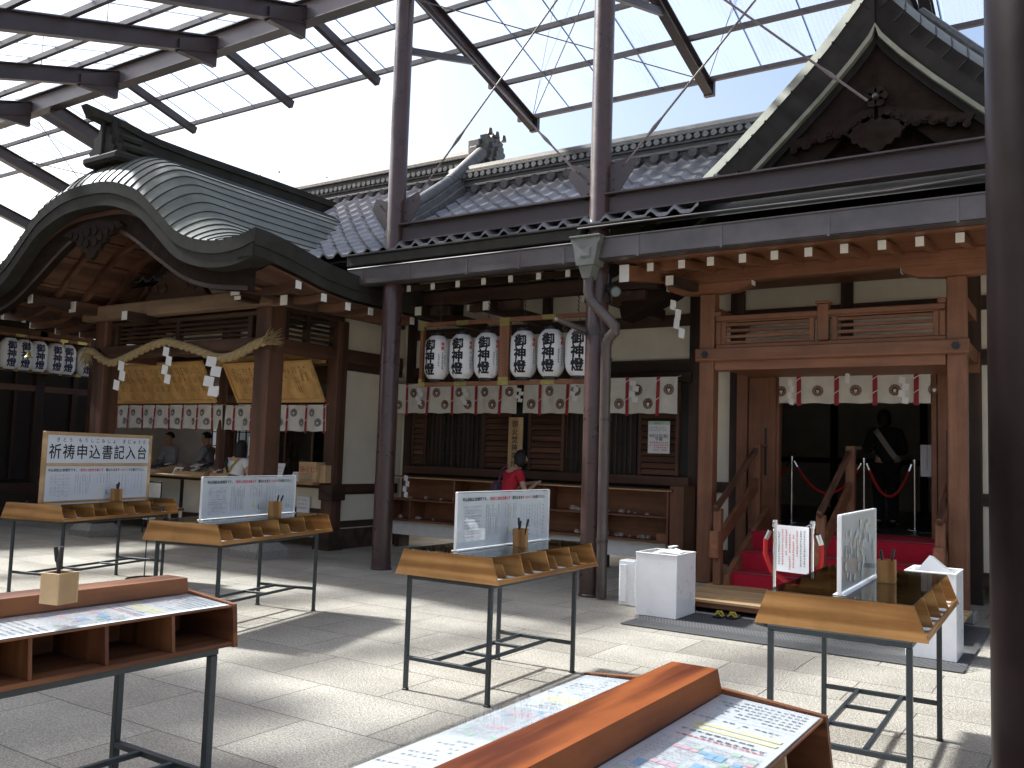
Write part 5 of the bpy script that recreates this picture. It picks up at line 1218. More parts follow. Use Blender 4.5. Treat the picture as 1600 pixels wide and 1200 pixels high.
# ================================================================== OFFICE THINGS
def board(px, Y, label, right, seed):
    (x0, z0), (x1, z1) = px
    t = thing('price_board', ((x0+x1)/2, Y, z0), label, 'sign board'); rng = random.Random(seed)
    lean = .32; o = Vector((x0, Y, z0)); v = Vector((0, -lean, z1-z0)); H = v.length; v.normalize(); u = Vector((1,0,0)); n = u.cross(v)
    w = x1-x0; F = frame(o, u, v)
    q = MB(); q.box(0, w, 0, H, -.02, 0, 0, 0, F); q.build('panel', GD[2], t)
    q = MB(); e = .05
    for a in ((-.02, w+.02, -.03, e-.02), (-.02, w+.02, H-.02, H+.03), (-.05, -.0, -.03, H+.03), (w, w+.05, -.03, H+.03)): q.box(a[0], a[1], a[2], a[3], -.03, .022, .004, 0, F)
    q.build('frame', GD[0], t)
    m = MB(); F2 = frame(o+n*.003, u, v); x = .10
    while x < w-.08:
        k = rng.random()
        if k < .3: gcol(m, F2, x, H-.06, .045, 5, 0, rng)
        elif k < .8:
            for j in range(3): gcol(m, F2, x, H-.08-.16*j, .032, 3, 0, rng); gcol(m, F2, x+.05, H-.08-.16*j, .032, 3, 0, rng)
            x += .05
        else: gcol(m, F2, x, H-.1, .035, 3, 0, rng)
        x += .10
    m.build('writing', M['inkbr'], t)
pz0 = W(173, 627, Y=OY-.22).z
board(((W(176, 627, Y=OY-.22).x, 2.24), (W(328, 627, Y=OY-.22).x, 2.86)), OY-.14, 'tilted golden wooden price board left of the porch bay post', False, 31)
board(((W(368, 627, Y=OY-.22).x, 2.24), (OX-.16, 2.80)), OY-.14, 'tilted golden wooden price board partly behind the right porch post', True, 32)
def disp(px0, px1, h, label, seed, rows=3):
    x0, x1 = W(px0, 745, Y=OY-.1).x, W(px1, 745, Y=OY-.1).x; rng = random.Random(seed)
    t = thing('display_tray', ((x0+x1)/2, OY-.1, 1.0), label, 'tray')
    q = MB(); q.prism([(x0, OY-.30, 1.001), (x0, OY+.25, 1.001), (x0, OY+.25, 1.0+h), (x0, OY-.30, 1.05)], (x1-x0, 0, 0)); q.build('case', LT[0], t)
    m = MB(); n = max(3, int((x1-x0)/.12))
    sl = (h-.05)/.55
    for i in range(n):
        for j in range(rows):
            xx = x0+.03+(x1-x0-.06)*i/n; yy = OY-.27+j*.17; z = 1.054+sl*(yy-OY+.30)
            m.prism([(xx, yy, z), (xx+.08, yy, z), (xx+.08, yy+.12, z+.12*sl), (xx, yy+.12, z+.12*sl)], (0, 0, .02), rng.randint(0, 3))
    m.build('charms', [M['inkm'], M['cloth'], M['inkbr'], M['dark']], t)
disp(226, 258, .16, 'display tray of charms at the left end of the office counter', 1); disp(287, 335, .24, 'larger display tray of charms in the middle of the counter', 2); disp(343, 366, .20, 'narrow display tray beside the counter post', 3, 2)
def small(name, px, Y, z, w, h, d, mt, label, cat, txt=None, tm=None, lean=.0):
    x = W(px, 740, Y=Y).x; t = thing(name, (x, Y, z), label, cat)
    q = MB(); q.prism([(x-w/2, Y, z+.001), (x+w/2, Y, z+.001), (x+w/2, Y+lean, z+h), (x-w/2, Y+lean, z+h)], (0, d, 0)); q.build('body', mt, t)
    m = MB(); F = frame((x-w/2, Y-.003, z+.001), (1,0,0), (0, lean, h))
    if txt: text_h(m, txt, F, w*.10, h*.50, w*.28, 0, .02)
    rng = random.Random(int(px)); 
    for k in range(3): grow(m, F, w*.12, h*(.34-.12*k) if txt else h*(.75-.22*k), w*.085, 7, 1, rng)
    m.build('print', [tm or M['inkr'], M['inkg']], t)
small('fortune_box', 480, OY-.30, 1.0, .36, .30, .2, LT[0], 'wooden fortune slip box with red lettering on the counter', 'box', 'みくじ')
small('taped_notice', 391, OY-.135, 1.36, .16, .30, .004, M['paper'], 'pale notice taped to the post beside the person in white', 'notice')
small('notice_card', 433, OY-.25, 1.0, .17, .26, .01, M['paper'], 'white upright card behind glass on the counter right of the post', 'card', lean=.08)
small('notice_card', 463, OY-.2, 1.0, .24, .14, .01, M['paper'], 'low pale card standing left of the fortune slip box', 'card', lean=.05)
small('notice_card', 275, OY-.3, 1.0, .22, .12, .01, M['paper'], 'small white card leaning between the display trays', 'card', lean=.06)
small('picture_notice', 476, OY-.06, .50, .27, .27, .01, M['paper'], 'white sheet with two dark drawings taped below the counter', 'notice')
small('wooden_block', 503, OY-.25, 1.0, .14, .26, .12, LT[2], 'small pale wooden drum box at the right end of the counter', 'box')
for i, px in enumerate((421, 447, 455)):
    small('amulet_stand', px, OY-.22, 1.0, .16, .10, .14, DK[0], ('dark amulet stand just right of the porch post', 'dark amulet stand between the cards', 'dark amulet stand left of the fortune slip box')[i], 'stand', lean=.1)
sc_ = thing('white_screen', (-13.0, OY-.6, 0), 'low white folding screen standing before the office counter', 'screen')
x0, x1 = W(226, 780, Y=OY-.5).x, W(252, 780, Y=OY-.5).x
q = MB(); q.box(x0, x1, OY-.52, OY-.5, .22, .84, 0); q.build('panel', M['white'], sc_)
q = MB()
for x in (x0, x1): q.tube([(x, OY-.51, 0), (x, OY-.51, .86)], .012, 8)
q.tube([(x0, OY-.51, .86), (x1, OY-.51, .86)], .012, 8); q.build('frame', M['black'], sc_)
bn = thing('slatted_stool', (-12.6, OY-.6, 0), 'small slatted wooden stool below the office counter', 'stool')
x0, x1 = W(258, 790, Y=OY-.6).x, W(280, 790, Y=OY-.6).x
q = MB(); q.box(x0, x1, OY-.8, OY-.5, .43, .47, .006); q.build('seat', KO[0], bn)
q = MB()
for k in range(9): q.box(x0+.03+(x1-x0-.08)*k/8, x0+.05+(x1-x0-.08)*k/8, OY-.79, OY-.775, .14, .43, 0)
q.build('slats', KO[2], bn)
for x in (x0+.02, x1-.06): part('leg', M['white'], bn, (x, x+.04, OY-.78, OY-.74, 0, .135), (x, x+.04, OY-.56, OY-.52, 0, .43))
# ring stand beside the big sign table
us = thing('umbrella_stand', (-7.9, 5.6, 0), 'thin wire ring stand on the paving behind the sign table', 'stand')
c0 = W(227, 906, Z=0)
q = MB(); q.tube([(c0.x+.2*cos(k*pi/12), c0.y+.2*sin(k*pi/12), .012) for k in range(25)], .010, 6, caps=False); q.build('ring', M['copperd'], us)
for k in (.4, 2.6):
    q = MB(); q.tube([(c0.x+.2*cos(k), c0.y+.2*sin(k), .01), (c0.x+.16*cos(k), c0.y+.16*sin(k), .80)], .007, 6); q.build('rod', M['leg'], us)
q = MB(); q.tube([(c0.x+.16*cos(k*pi/12), c0.y+.16*sin(k*pi/12), .80) for k in range(25)], .008, 6, caps=False); q.build('hoop', M['leg'], us)
# ================================================================== WRITING TABLES
def ladder_frame(t, hw, y0, y1, zt, r=.0135, xl=None):
    """four legs, an apron and an H-shaped foot frame with rungs"""
    for sx in (-1, 1):
        for y in (y0, y1):
            q = MB(); q.box(sx*hw-r, sx*hw+r, y-r, y+r, .012, zt-.03, .003); l = q.build('leg', M['leg'], t)
            q = MB(); q.box(sx*hw-r-.003, sx*hw+r+.003, y-r-.003, y+r+.003, 0, .012, .002); q.build('foot', M['black'], l)
    q = MB()
    for sx in (-1, 1): q.box(sx*hw-r, sx*hw+r, y0+r, y1-r, zt-.03, zt, .003)
    for y in (y0, y1): q.box(-hw-r, hw+r, y-r, y+r, zt-.0295, zt-.001, .003)
    q.build('apron', M['leg'], t)
    q = MB()
    for y in (y0, y1): q.box(-hw+r, hw-r, y-r*.8, y+r*.8, .19, .215, .002)
    for sx in (-1, 1): q.box(sx*hw*.38-r*.8, sx*hw*.38+r*.8, y0+r, y1-r, .192, .214, .002)
    for k in (1, 2): yy = y0+(y1-y0)*k/3; q.box(-hw*.38+r*.8, hw*.38-r*.8, yy-r*.8, yy+r*.8, .193, .213, .002)
    q.build('foot_frame', M['leg'], t)
def tray_table(loc, rz, L, label, yl0, yl1):
    t = thing('writing_table', loc, label, 'table', 'honey wooden writing tables in the courtyard', rz)
    zb, zt, wb, wt = .725, .882, .39, .33; h = L/2
    def hw(z): return wb+(wt-wb)*(z-zb)/(zt-zb)
    for y0 in (-h, h-.018):
        q = MB(); q.prism([(-wb, y0, zb), (wb, y0, zb), (wt, y0, zt), (-wt, y0, zt)], (0, .018, 0)); q.build('end_panel', TB[0], t)
    q = MB(); q.box(-wb+.004, wb-.004, -h+.018, h-.018, zb, zb+.016, .002); q.build('tray_bottom', TB[1], t)
    q = MB(); q.box(-.05, .05, -h+.018, h-.018, zb+.0165, zt-.006, .002); q.build('spine', TB[1], t)
    for s in (-1, 1):
        q = MB(); q.box(s*(wb-.012)-.006, s*(wb-.012)+.006, -h+.018, h-.018, zb+.0165, zb+.030, .002); q.build('lip', TB[1], t)
        n = 4
        for k in range(1, n):
            y = -h+.018+(L-.036)*k/n
            q = MB(); q.prism([(s*.051, y-.006, zb+.017), (s*(wb-.02), y-.006, zb+.017), (s*(wt-.002), y-.006, zt-.006), (s*.051, y-.006, zt-.006)], (0, .012, 0)); q.build('divider', TB[0], t)
        for k in range(n):
            y = -h+.018+(L-.036)*(k+.5)/n
            q = MB(); q.prism([(s*.051, y-.005, zb+.017), (s*(wb-.05), y-.005, zb+.017), (s*(wb-.09), y-.005, zb+.10), (s*.051, y-.005, zb+.10)], (0, .010, 0)); q.build('low_divider', TB[0], t)
    q = MB(); q.box(-wt+.002, wt-.002, -h, h, zt+.0005, zt+.0055, .001); q.build('glass_top', M['glass'], t)
    q = MB()
    for y in (-h+.001, h-.001): q.box(-wt+.003, wt-.003, y-.0025, y+.0025, zt+.0006, zt+.0056, 0)
    q.build('glass_edge', mat('glass_edge', (.30,.38,.36), .15), t) if False else None
    ladder_frame(t, .31, yl0, yl1, zb-.001)
    return t
def table_pt(loc, rz, x, y): return Vector((loc[0]+x*cos(rz)-y*sin(rz), loc[1]+x*sin(rz)+y*cos(rz), loc[2]))
def slips(loc, rz, L, label, seed):
    rng = random.Random(seed); h = L/2
    for s in (-1, 1):
        for k in range(8):
            if rng.random() < (.05 if s > 0 else .35): continue
            y = -h+.018+(L-.036)*(k+.5)/8
            q = MB(); w = .075*rng.uniform(.8, 1.1)
            n_ = rng.randint(1, 3)
            for j in range(n_):
                a = rng.uniform(-.05, .05); dx = rng.uniform(-.01, .01)
                q.box(-.105+dx, .10+dx, -w/2*1.0, w/2, .0015*j, .0015*j+.0012, 0, 0, Matrix.Rotation(a, 4, 'Z'))
            o = q.build('paper_slip', M['paper']); p = table_pt(loc, rz, s*.262, y); o.location = (p.x, p.y, .743); o.rotation_euler = (0,0,rz)
            tag(o, label, 'paper', 'form slips in the writing tables')
def penbox(loc, rz, label, z, mt, s=.075, h=.105, n=3, seed=1):
    t = thing('pen_holder', (loc[0], loc[1], z), label, 'pen holder', None, rz); rng = random.Random(seed); a = s/2; w = .006
    q = MB(); q.box(-a, a, -a, -a+w, 0, h, .001); q.box(-a, a, a-w, a, 0, h, .001); q.box(-a, -a+w, -a+w, a-w, 0, h, .001); q.box(a-w, a, -a+w, a-w, 0, h, .001); q.box(-a+w, a-w, -a+w, a-w, 0, .006, 0); q.build('box', mt, t)
    for k in range(n):
        x, y = rng.uniform(-.018, .018), rng.uniform(-.018, .018); d = Vector((rng.uniform(-.35,.35), rng.uniform(-.3,.3), 1)).normalized()
        q = MB(); e = Vector((x, y, .008)); L = .165+.03*rng.random(); q.tube([e, e+d*L*.72, e+d*L*.74, e+d*L], [.0055, .0055, .0085, .0075], 8); q.build('pen', M['black'], t)
def form_print(t, F, w, h, seed, bold=True, extra=False):
    m = MB(); rng = random.Random(seed); s = .031*w/1.1
    segs = (('申込用紙は2枚複写です。', 0), ('1枚目と2枚目を離さず', 1), ('重ねたまま', 0), ('ボールペン', 1), ('でお書き下さい。', 0))
    tot = sum(len(a) for a, _ in segs); s = (w*.95)/(tot*1.0); x = w*.025
    for a, c in segs: text_h(m, a, F, x, h-.055, s, c, .012); x += len(a)*s
    # printed form: two tables, columns, a bracket diagram
    X0 = w*.05
    for c in range(5):
        xx = X0+c*w*.035
        for r in range(12 if c % 2 == 0 else 11):
            if rng.random() < .93: grow(m, F, xx, h-.10-r*.0185-.004*(r > 5), .009, 3, (2, 2, 3, 4)[rng.choice((0,0,0,1,2,3))], rng)
    for r in range(7): area(m, F, X0, h-.088-r*.034, X0+w*.175, h-.0872-r*.034, 2, .0004)
    for c in range(6): area(m, F, X0+c*w*.035-.004, h-.088-.20, X0+c*w*.035-.0032, h-.088, 2, .0004)
    xx = w*.27
    for c in range(7): gcol(m, F, xx+c*w*.022, h-.082, .012, 6, 5, rng) if c not in (2, 5) else gcol(m, F, xx+c*w*.022, h-.10-.03*rng.random(), .008, 18, 2, rng)
    for c in range(6): gcol(m, F, xx+c*w*.025, h-.17, .008, 13, 2, rng)
    def ln(x0, y0, x1, y1, mi=5): area(m, F, min(x0,x1), min(y0,y1), max(x0,x1)+.0015, max(y0,y1)+.0015, mi, .0004)
    cx = w*.47
    ln(cx, h-.085, cx+w*.03, h-.085); ln(cx+w*.03, h-.085, cx+w*.03, h-.095); ln(cx+w*.03, h-.095, cx+w*.055, h-.095); ln(cx+w*.055, h-.115, cx+w*.055, h-.095)
    for c in range(3): gcol(m, F, cx+.01+c*w*.03, h-.10, .011, 6, (5, 5, 1)[c], rng)
    gcol(m, F, cx+w*.1, h-.078, .013, 7, 5, rng); gcol(m, F, cx+w*.125, h-.075, .009, 10, 2, rng)
    for c in range(9):
        x = w*.66+c*w*.034; 
        if c in (3, 8): gcol(m, F, x, h-.085, .015, 8, 5, rng, 1.9)
        else:
            gcol(m, F, x, h-.085-.01*rng.random(), .009, rng.randint(14, 24), (2, 2, 4)[rng.choice((0, 0, 1, 2)) if c < 6 else 0], rng)
    area(m, F, w*.515, .09, w*.545, .125, 6, .0004); ln(w*.57, .06, w*.575, .10); ln(w*.575, .06, w*.60, .062)
    m.build('print', [M['ink'], M['inkr'], M['inkg'], M['inkp'], M['inkb'], M['inkm'], M['inky']], t, world=False)
def acrylic_board(loc, rz, y0, y1, h, label, seed, x=0., dots=False):
    """white printed sheet in a clear stand; it stands on edge along the table"""
    t = thing('form_board', (loc[0], loc[1], .889), label, 'board', 'printed form boards on the tables', rz)
    q = MB(); q.box(x-.005, x+.005, y0+.006, y1-.006, .012, h-.006, 0); q.build('sheet', M['sheet'], t, world=False)
    q = MB()
    for s in (-1, 1): q.box(x+s*.0075-.002, x+s*.0075+.002, y0, y1, 0, h, .001)
    q.build('acrylic_pane', M['clear'], t, world=False)
    q = MB(); q.box(x-.010, x+.010, y0-.004, y0, 0, h, .001); q.box(x-.010, x+.010, y1, y1+.004, 0, h, .001); q.box(x-.010, x+.010, y0, y1, h, h+.004, .001); q.box(x-.03, x+.03, y0, y1, 0, .004, .001); q.build('clear_edge', M['acryl'], t, world=False)
    F = frame((x+.0102, y0+.02, 0), (0,1,0), (0,0,1))
    if not dots: form_print(t, F, y1-y0-.04, h, seed)
    else:                                       # this one carries faint map-like blots
        m = MB(); rng = random.Random(5)
        for k in range(46):
            cx, cy, r = rng.uniform(.08, y1-y0-.1), rng.uniform(.05, h-.05), rng.uniform(.012, .03)
            m.add([F @ Vector((cx+r*rng.uniform(.6,1.2)*cos(a*pi/5), cy+r*rng.uniform(.6,1.2)*sin(a*pi/5), .0005)) for a in range(10)], [tuple(range(10))], rng.choice((0, 0, 1)))
        m.build('print', [mat('faint_ochre_print', (.58,.55,.45), .7), mat('faint_grey_print', (.50,.51,.53), .7)], t, world=False)
    return t
# --- four tray tables
T3 = (-3.37, 5.12, 0); tray_table(T3, R(1.2), 1.34, 'honey wooden writing table in the middle of the courtyard, before the maroon post', -.62, .46)
acrylic_board(T3, R(1.2), -.57, .60, .365, 'white printed form board on the middle courtyard table', 41); slips(T3, R(1.2), 1.34, 'white form slip in the open tray of the middle courtyard table', 1)
p = table_pt(T3, R(1.2), .12, .02); penbox((p.x, p.y), R(1.2), 'small wooden pen box before the board on the middle table', .888, TB[2], .075, .12, 3, 3)
T4 = (-1.03, 5.10, 0); tray_table(T4, R(1.5), 1.42, 'honey wooden writing table nearest the red steps, at the right', -.70, .46)
acrylic_board(T4, R(1.5), -.66, .28, .375, 'narrow white board with faint drawings on the table nearest the red steps', 42, 0., True); slips(T4, R(1.5), 1.42, 'white form slip in the open tray of the table nearest the red steps', 2)
p = table_pt(T4, R(1.5), .10, .05); penbox((p.x, p.y), R(1.5), 'small wooden pen box behind the board on the right table', .888, TB[2], .085, .12, 2, 4)
r2_ = R(12.5); T2 = (-6.25, 5.36, 0); tray_table(T2, r2_, 1.62, 'honey wooden writing table between the sign table and the middle table', -.72, .66)
acrylic_board(T2, r2_, -.60, .72, .35, 'white printed form board on the table before the porch post', 43); slips(T2, r2_, 1.62, 'white form slip in the open tray of the table before the porch post', 3)
p = table_pt(T2, r2_, .14, .22); penbox((p.x, p.y), r2_, 'small wooden pen box before the board on the table before the porch post', .888, TB[2], .085, .13, 2, 5)
r1_ = R(15); T1 = (-8.82, 5.56, 0); tray_table(T1, r1_, 1.66, 'honey wooden writing table at the left under the tall framed sign', -.74, .70)
slips(T1, r1_, 1.66, 'white form slip in the open tray of the table under the tall sign', 4)
p = table_pt(T1, r1_, .14, .12); penbox((p.x, p.y), r1_, 'small wooden pen box in front of the tall framed sign', .888, TB[2], .085, .12, 4, 6)
# tall framed sign
sg = thing('framed_sign', (T1[0], T1[1], .889), 'tall wood framed white sign with large black characters on the leftmost table', 'sign', None, r1_)
y0, y1, hh, hm = -.75, .76, .70, .37
q = MB(); e = .032
q.box(-.022, .022, y0, y0+e, 0, hh, .003); q.box(-.022, .022, y1-e, y1, 0, hh, .003); q.box(-.022, .022, y0+e, y1-e, hh-e, hh, .003); q.box(-.021, .021, y0+e, y1-e, hm-.012, hm+.018, .003); q.box(-.02, .02, y0+e, y1-e, 0, .012, .002)
q.build('frame', LT[1], sg, world=False)
q = MB(); q.box(-.008, .008, y0+e, y1-e, .012, hh-e, 0); q.build('panel', M['sheet'], sg, world=False)
m = MB(); F = frame((.009, y0+e, hm+.018), (0,1,0), (0,0,1)); ww = y1-y0-2*e
s_ = ww*.97/8
for i, ch in enumerate('祈祷申込書記入台'): text_h(m, ch, F, ww*.015+i*s_+.006, .055, s_*.92, 0, .012)
for body, x in (('きとう', .115), ('もうしこみしょ', .40), ('きにゅうだい', 1.02)):
    for i, ch in enumerate(body): text_h(m, ch, F, x*ww/1.44+i*.079*ww/1.44, .215, .050, 0, .008)
m.build('lettering', M['ink'], sg, world=False)
form_print(sg, frame((.0092, y0+e, .0), (0,1,0), (0,0,1)), ww, hm-.012, 44)
# --- two nearer desks with slanted info sheets
def info_desk(loc, L, label, bar_m, side_m, edge_m):
    t = thing('information_desk', loc, label, 'table', 'low information desks in the foreground')
    zt, zb, w, h = .86, .70, .36, L/2
    def Pn(x, y, z): return (loc[0]+x, loc[1]+y, z)
    q = MB(); q.box(*(loc[0]-w, loc[0]+w), loc[1]-h+.018, loc[1]+h-.018, zb, zb+.018, .002); q.build('bottom', side_m[1], t)
    q = MB(); q.box(loc[0]-.02, loc[0]+.02, loc[1]-h+.018, loc[1]+h-.018, zb+.0185, zt+.006, 0); q.build('spine', side_m[1], t)
    for y0 in (-h, h-.02):
        q = MB(); q.prism([Pn(-w-.006, y0, zb-.004), Pn(w+.006, y0, zb-.004), Pn(w-.012, y0, zt+.004), Pn(.075, y0, zt+.028), Pn(-.075, y0, zt+.028), Pn(-w+.012, y0, zt+.004)], (0, .02, 0)); q.build('end_panel', side_m[0], t)
    n = 5
    for s in (-1, 1):
        for k in range(1, n):
            y = -h+.02+(L-.04)*k/n
            q = MB(); q.prism([Pn(s*.021, y-.007, zb+.019), Pn(s*(w-.006), y-.007, zb+.019), Pn(s*(w-.022), y-.007, zt-.008), Pn(s*.021, y-.007, zt-.0)], (0, .014, 0)); q.build('divider', edge_m[2], t)
        q = MB(); q.prism([Pn(s*.021, -h+.021, zt+.010), Pn(s*(w-.018), -h+.021, zt-.008), Pn(s*(w-.018), -h+.021, zt-.002), Pn(s*.021, -h+.021, zt+.016)], (0, L-.042, 0)); q.build('top_board', side_m[1], t)
        q = MB(); y0 = -h+.03
        q.prism([Pn(s*.078, y0, zt+.0155), Pn(s*(w-.024), y0, zt+.0005), Pn(s*(w-.024), y0, zt+.0018), Pn(s*.078, y0, zt+.0168)], (0, L-.06, 0)); sh_ = q.build('info_sheet', M['sheet'], t)
        q = MB(); q.prism([Pn(s*.076, y0-.002, zt+.0205), Pn(s*(w-.016), y0-.002, zt+.0055), Pn(s*(w-.016), y0-.002, zt+.0095), Pn(s*.076, y0-.002, zt+.0245)], (0, L-.056, 0)); q.build('glass_pane', M['clear'], t)
        # print: characters run across the desk, read from the other side
        a = Vector(Pn(s*.085, h-.03, zt+.0172)); v = Vector((s*(w-.11), 0, -.0148*.93)).normalized()
        F = frame(a, (0,-1,0), v) if s > 0 else frame(Vector(Pn(-(w-.03), h-.03, zt+.0025)), (0,-1,0), Vector((w-.11, 0, .0148*.93)).normalized())
        W_ = w-.115; m = MB(); rng = random.Random(50+s)
        y = .03
        def bar_(y_, x0, x1, mi, th): area(m, F, y_, x0, y_+th, x1, mi, .0003)
        yy = .02; blk = 0
        while yy < L-.3:
            if blk % 2 == 0:
                for c in range(6): gcol(m, F, yy+.012+c*.026, W_*.97, .0135, rng.randint(9, 14), 0, rng, 1.25)
                yy += .18
                area(m, F, yy, .004, yy+.0012, W_, 1, .0003); yy += .02
                for c in range(3): gcol(m, F, yy, W_*(.9-.32*c), .014, 4, 0, rng); area(m, F, yy+.018, W_*(.82-.32*c), yy+.040, W_*(.825-.32*c), 0, .0003)
                yy += .05
                for c in range(2):
                    area(m, F, yy, W_*.12, yy+.020, W_*.96, 5, .0002)
                    for g_ in (.94, .66, .38): gcol(m, F, yy+.003, W_*g_, .0135, 4, 0, rng)
                    yy += .034
                for c in range(2): gcol(m, F, yy, W_*(.95 if c else .8), .017, rng.randint(7,9), 0, rng); yy += .028
                gcol(m, F, yy-.01, W_*.95, .013, 14, 4 if s > 0 else 0, rng); yy += .03
            else:
                gy, gx, rows, cols = yy, W_*.04, 13, 11
                ch_, cw = .0205, W_*.92/cols
                for r in range(rows+1): area(m, F, gy+r*ch_, gx, gy+r*ch_+.0007, gx+cols*cw, 1, .0003)
                for c in range(cols+1): area(m, F, gy, gx+c*cw, gy+rows*ch_, gx+c*cw+.0007, 1, .0003)
                for r in range(rows):
                    for c in range(cols):
                        k = rng.random()
                        if k < .02 or (r in (2,3) and c in (6,7)) or (r in (6,7) and c in (6,7)): area(m, F, gy+r*ch_+.001, gx+c*cw+.001, gy+(r+1)*ch_-.001, gx+(c+1)*cw-.001, 2, .0002)
                        elif k < .05 or (r in (2,8) and c in (2,3,4)): area(m, F, gy+r*ch_+.001, gx+c*cw+.001, gy+(r+1)*ch_-.001, gx+(c+1)*cw-.001, 3, .0002)
                        elif k < .09: area(m, F, gy+r*ch_+.001, gx+c*cw+.001, gy+(r+1)*ch_-.001, gx+(c+1)*cw-.001, 6, .0002)
                        if rng.random() < .8: grow(m, F, gy+r*ch_+.006, gx+c*cw+.003, .007, 1, 1, rng); grow(m, F, gy+r*ch_+.006, gx+c*cw+.011, .007, 1, 1, rng)
                yy += rows*ch_+.03
            blk += 1
        m.build('print', [M['inkm'], M['inkg'], M['inkb'], M['inkp'], M['inkr'], M['inky'], M['inkn']], sh_)
    q = MB(); q.prism([Pn(-.078, -h+.10, zt+.024), Pn(.078, -h+.10, zt+.024), Pn(.066, -h+.10, zt+.082), Pn(-.066, -h+.10, zt+.082)], (0, L-.13, 0)); q.build('centre_bar', bar_m[1], t)
    # frame
    r = .016
    for sx in (-1, 1):
        for y in (-h+.14, h-.07): q = MB(); q.box(loc[0]+sx*.30-r, loc[0]+sx*.30+r, loc[1]+y-r, loc[1]+y+r, 0, zb-.035, .003); q.build('leg', M['leg'], t)
    q = MB()
    for sx in (-1, 1): q.box(loc[0]+sx*.30-r, loc[0]+sx*.30+r, loc[1]-h+.05, loc[1]+h-.05, zb-.034, zb-.005, .003)
    for y in (-h+.14, h-.07): q.box(loc[0]-.30+r, loc[0]+.30-r, loc[1]+y-r, loc[1]+y+r, .19, .215, .002); q.box(loc[0]-.30+r, loc[0]+.30-r, loc[1]+y-r, loc[1]+y+r, zb-.033, zb-.006, .002)
    for sx in (-1, 1): q.box(loc[0]+sx*.11-r*.8, loc[0]+sx*.11+r*.8, loc[1]-h+.156, loc[1]+h-.086, .192, .213, .002)
    q.build('apron', M['leg'], t)
    return t
info_desk((-.925, 1.58, 0), 1.66, 'orange wooden desk with printed sheets under glass in the lower right foreground', NR, NB, LT)
info_desk((-3.265, 1.78, 0), 1.40, 'brown wooden desk with open compartments in the lower left foreground', NB, NB, NB)
p = W(91, 942, Z=.942); penbox((p.x, p.y), R(12), 'pale wooden pen box on the bar of the lower left desk', .9425, LT[2], .085, .105, 3, 9)
M['blackcl'] = mat('black_uniform', (.007,.007,.009), .9)
# ================================================================== PEOPLE
def skin_mesh(name, chain, mats, parent=None, sub=1, matf=None):
    """chain: dict name -> (pos, radius); plus list of edges; grown into one continuous surface"""
    J, E = chain; names = list(J); idx = {n: i for i, n in enumerate(names)}
    me = bpy.data.meshes.new(name); me.from_pydata([tuple(J[n][0]) for n in names], [(idx[a], idx[b_]) for a, b_ in E], [])
    o = bpy.data.objects.new(name, me); COL.objects.link(o)
    md = o.modifiers.new('s', 'SKIN'); ly = me.skin_vertices[0].data if me.skin_vertices else None
    if ly is None: me.attributes; 
    for n in names:
        r = J[n][1]; ly[idx[n]].radius = r if isinstance(r, (tuple, list)) else (r, r)
    ly[0].use_root = True
    s = o.modifiers.new('u', 'SUBSURF'); s.levels = sub; s.render_levels = sub
    bpy.context.view_layer.update()
    m2 = bpy.data.meshes.new_from_object(o.evaluated_get(bpy.context.evaluated_depsgraph_get()))
    bpy.data.objects.remove(o); bpy.data.meshes.remove(me)
    if not isinstance(mats, (list, tuple)): mats = [mats]
    for m in mats: m2.materials.append(m)
    for p in m2.polygons: p.use_smooth = True; p.material_index = 0 if matf is None else matf(p.center)
    r = bpy.data.objects.new(name, m2); COL.objects.link(r)
    if parent is not None: r.parent = parent
    return r
def skin_layer(me): pass
def hand(J, E, root, wrist, d, palm_n, side, s=1., curl=.5):
    """five fingers rooted inside the palm; d = pointing direction, palm_n = palm normal, side = thumb side"""
    d = Vector(d).normalized(); n = Vector(palm_n).normalized(); sd = Vector(side).normalized(); w = Vector(wrist)
    J[root+'palm'] = (w+d*.05*s, (.034*s, .017*s)); E.append((root, root+'palm'))
    for k, (off, L) in enumerate(((.03, .068), (.011, .078), (-.009, .073), (-.027, .058))):
        b0 = w+d*.085*s+sd*off*s; c1 = curl+.08*k
        p1 = b0+(d*cos(c1*.5)+n*sin(c1*.5))*L*.5*s; p2 = p1+(d*cos(c1*1.3)+n*sin(c1*1.3))*L*.32*s; p3 = p2+(d*cos(c1*1.9)+n*sin(c1*1.9))*L*.25*s
        for q, (p_, r_) in enumerate(((b0, .0095), (p1, .0085), (p2, .0078), (p3, .0065))):
            J[f'{root}f{k}{q}'] = (p_, r_*s); E.append((f'{root}f{k}{q-1}' if q else root+'palm', f'{root}f{k}{q}'))
    t0 = w+d*.035*s+sd*.03*s; t1 = t0+(d*.6+sd*.6+n*.3).normalized()*.035*s; t2 = t1+(d*.9+sd*.1+n*.5).normalized()*.03*s
    for q, (p_, r_) in enumerate(((t0, .012), (t1, .0105), (t2, .008))):
        J[f'{root}t{q}'] = (p_, r_*s); E.append((f'{root}t{q-1}' if q else root+'palm', f'{root}t{q}'))
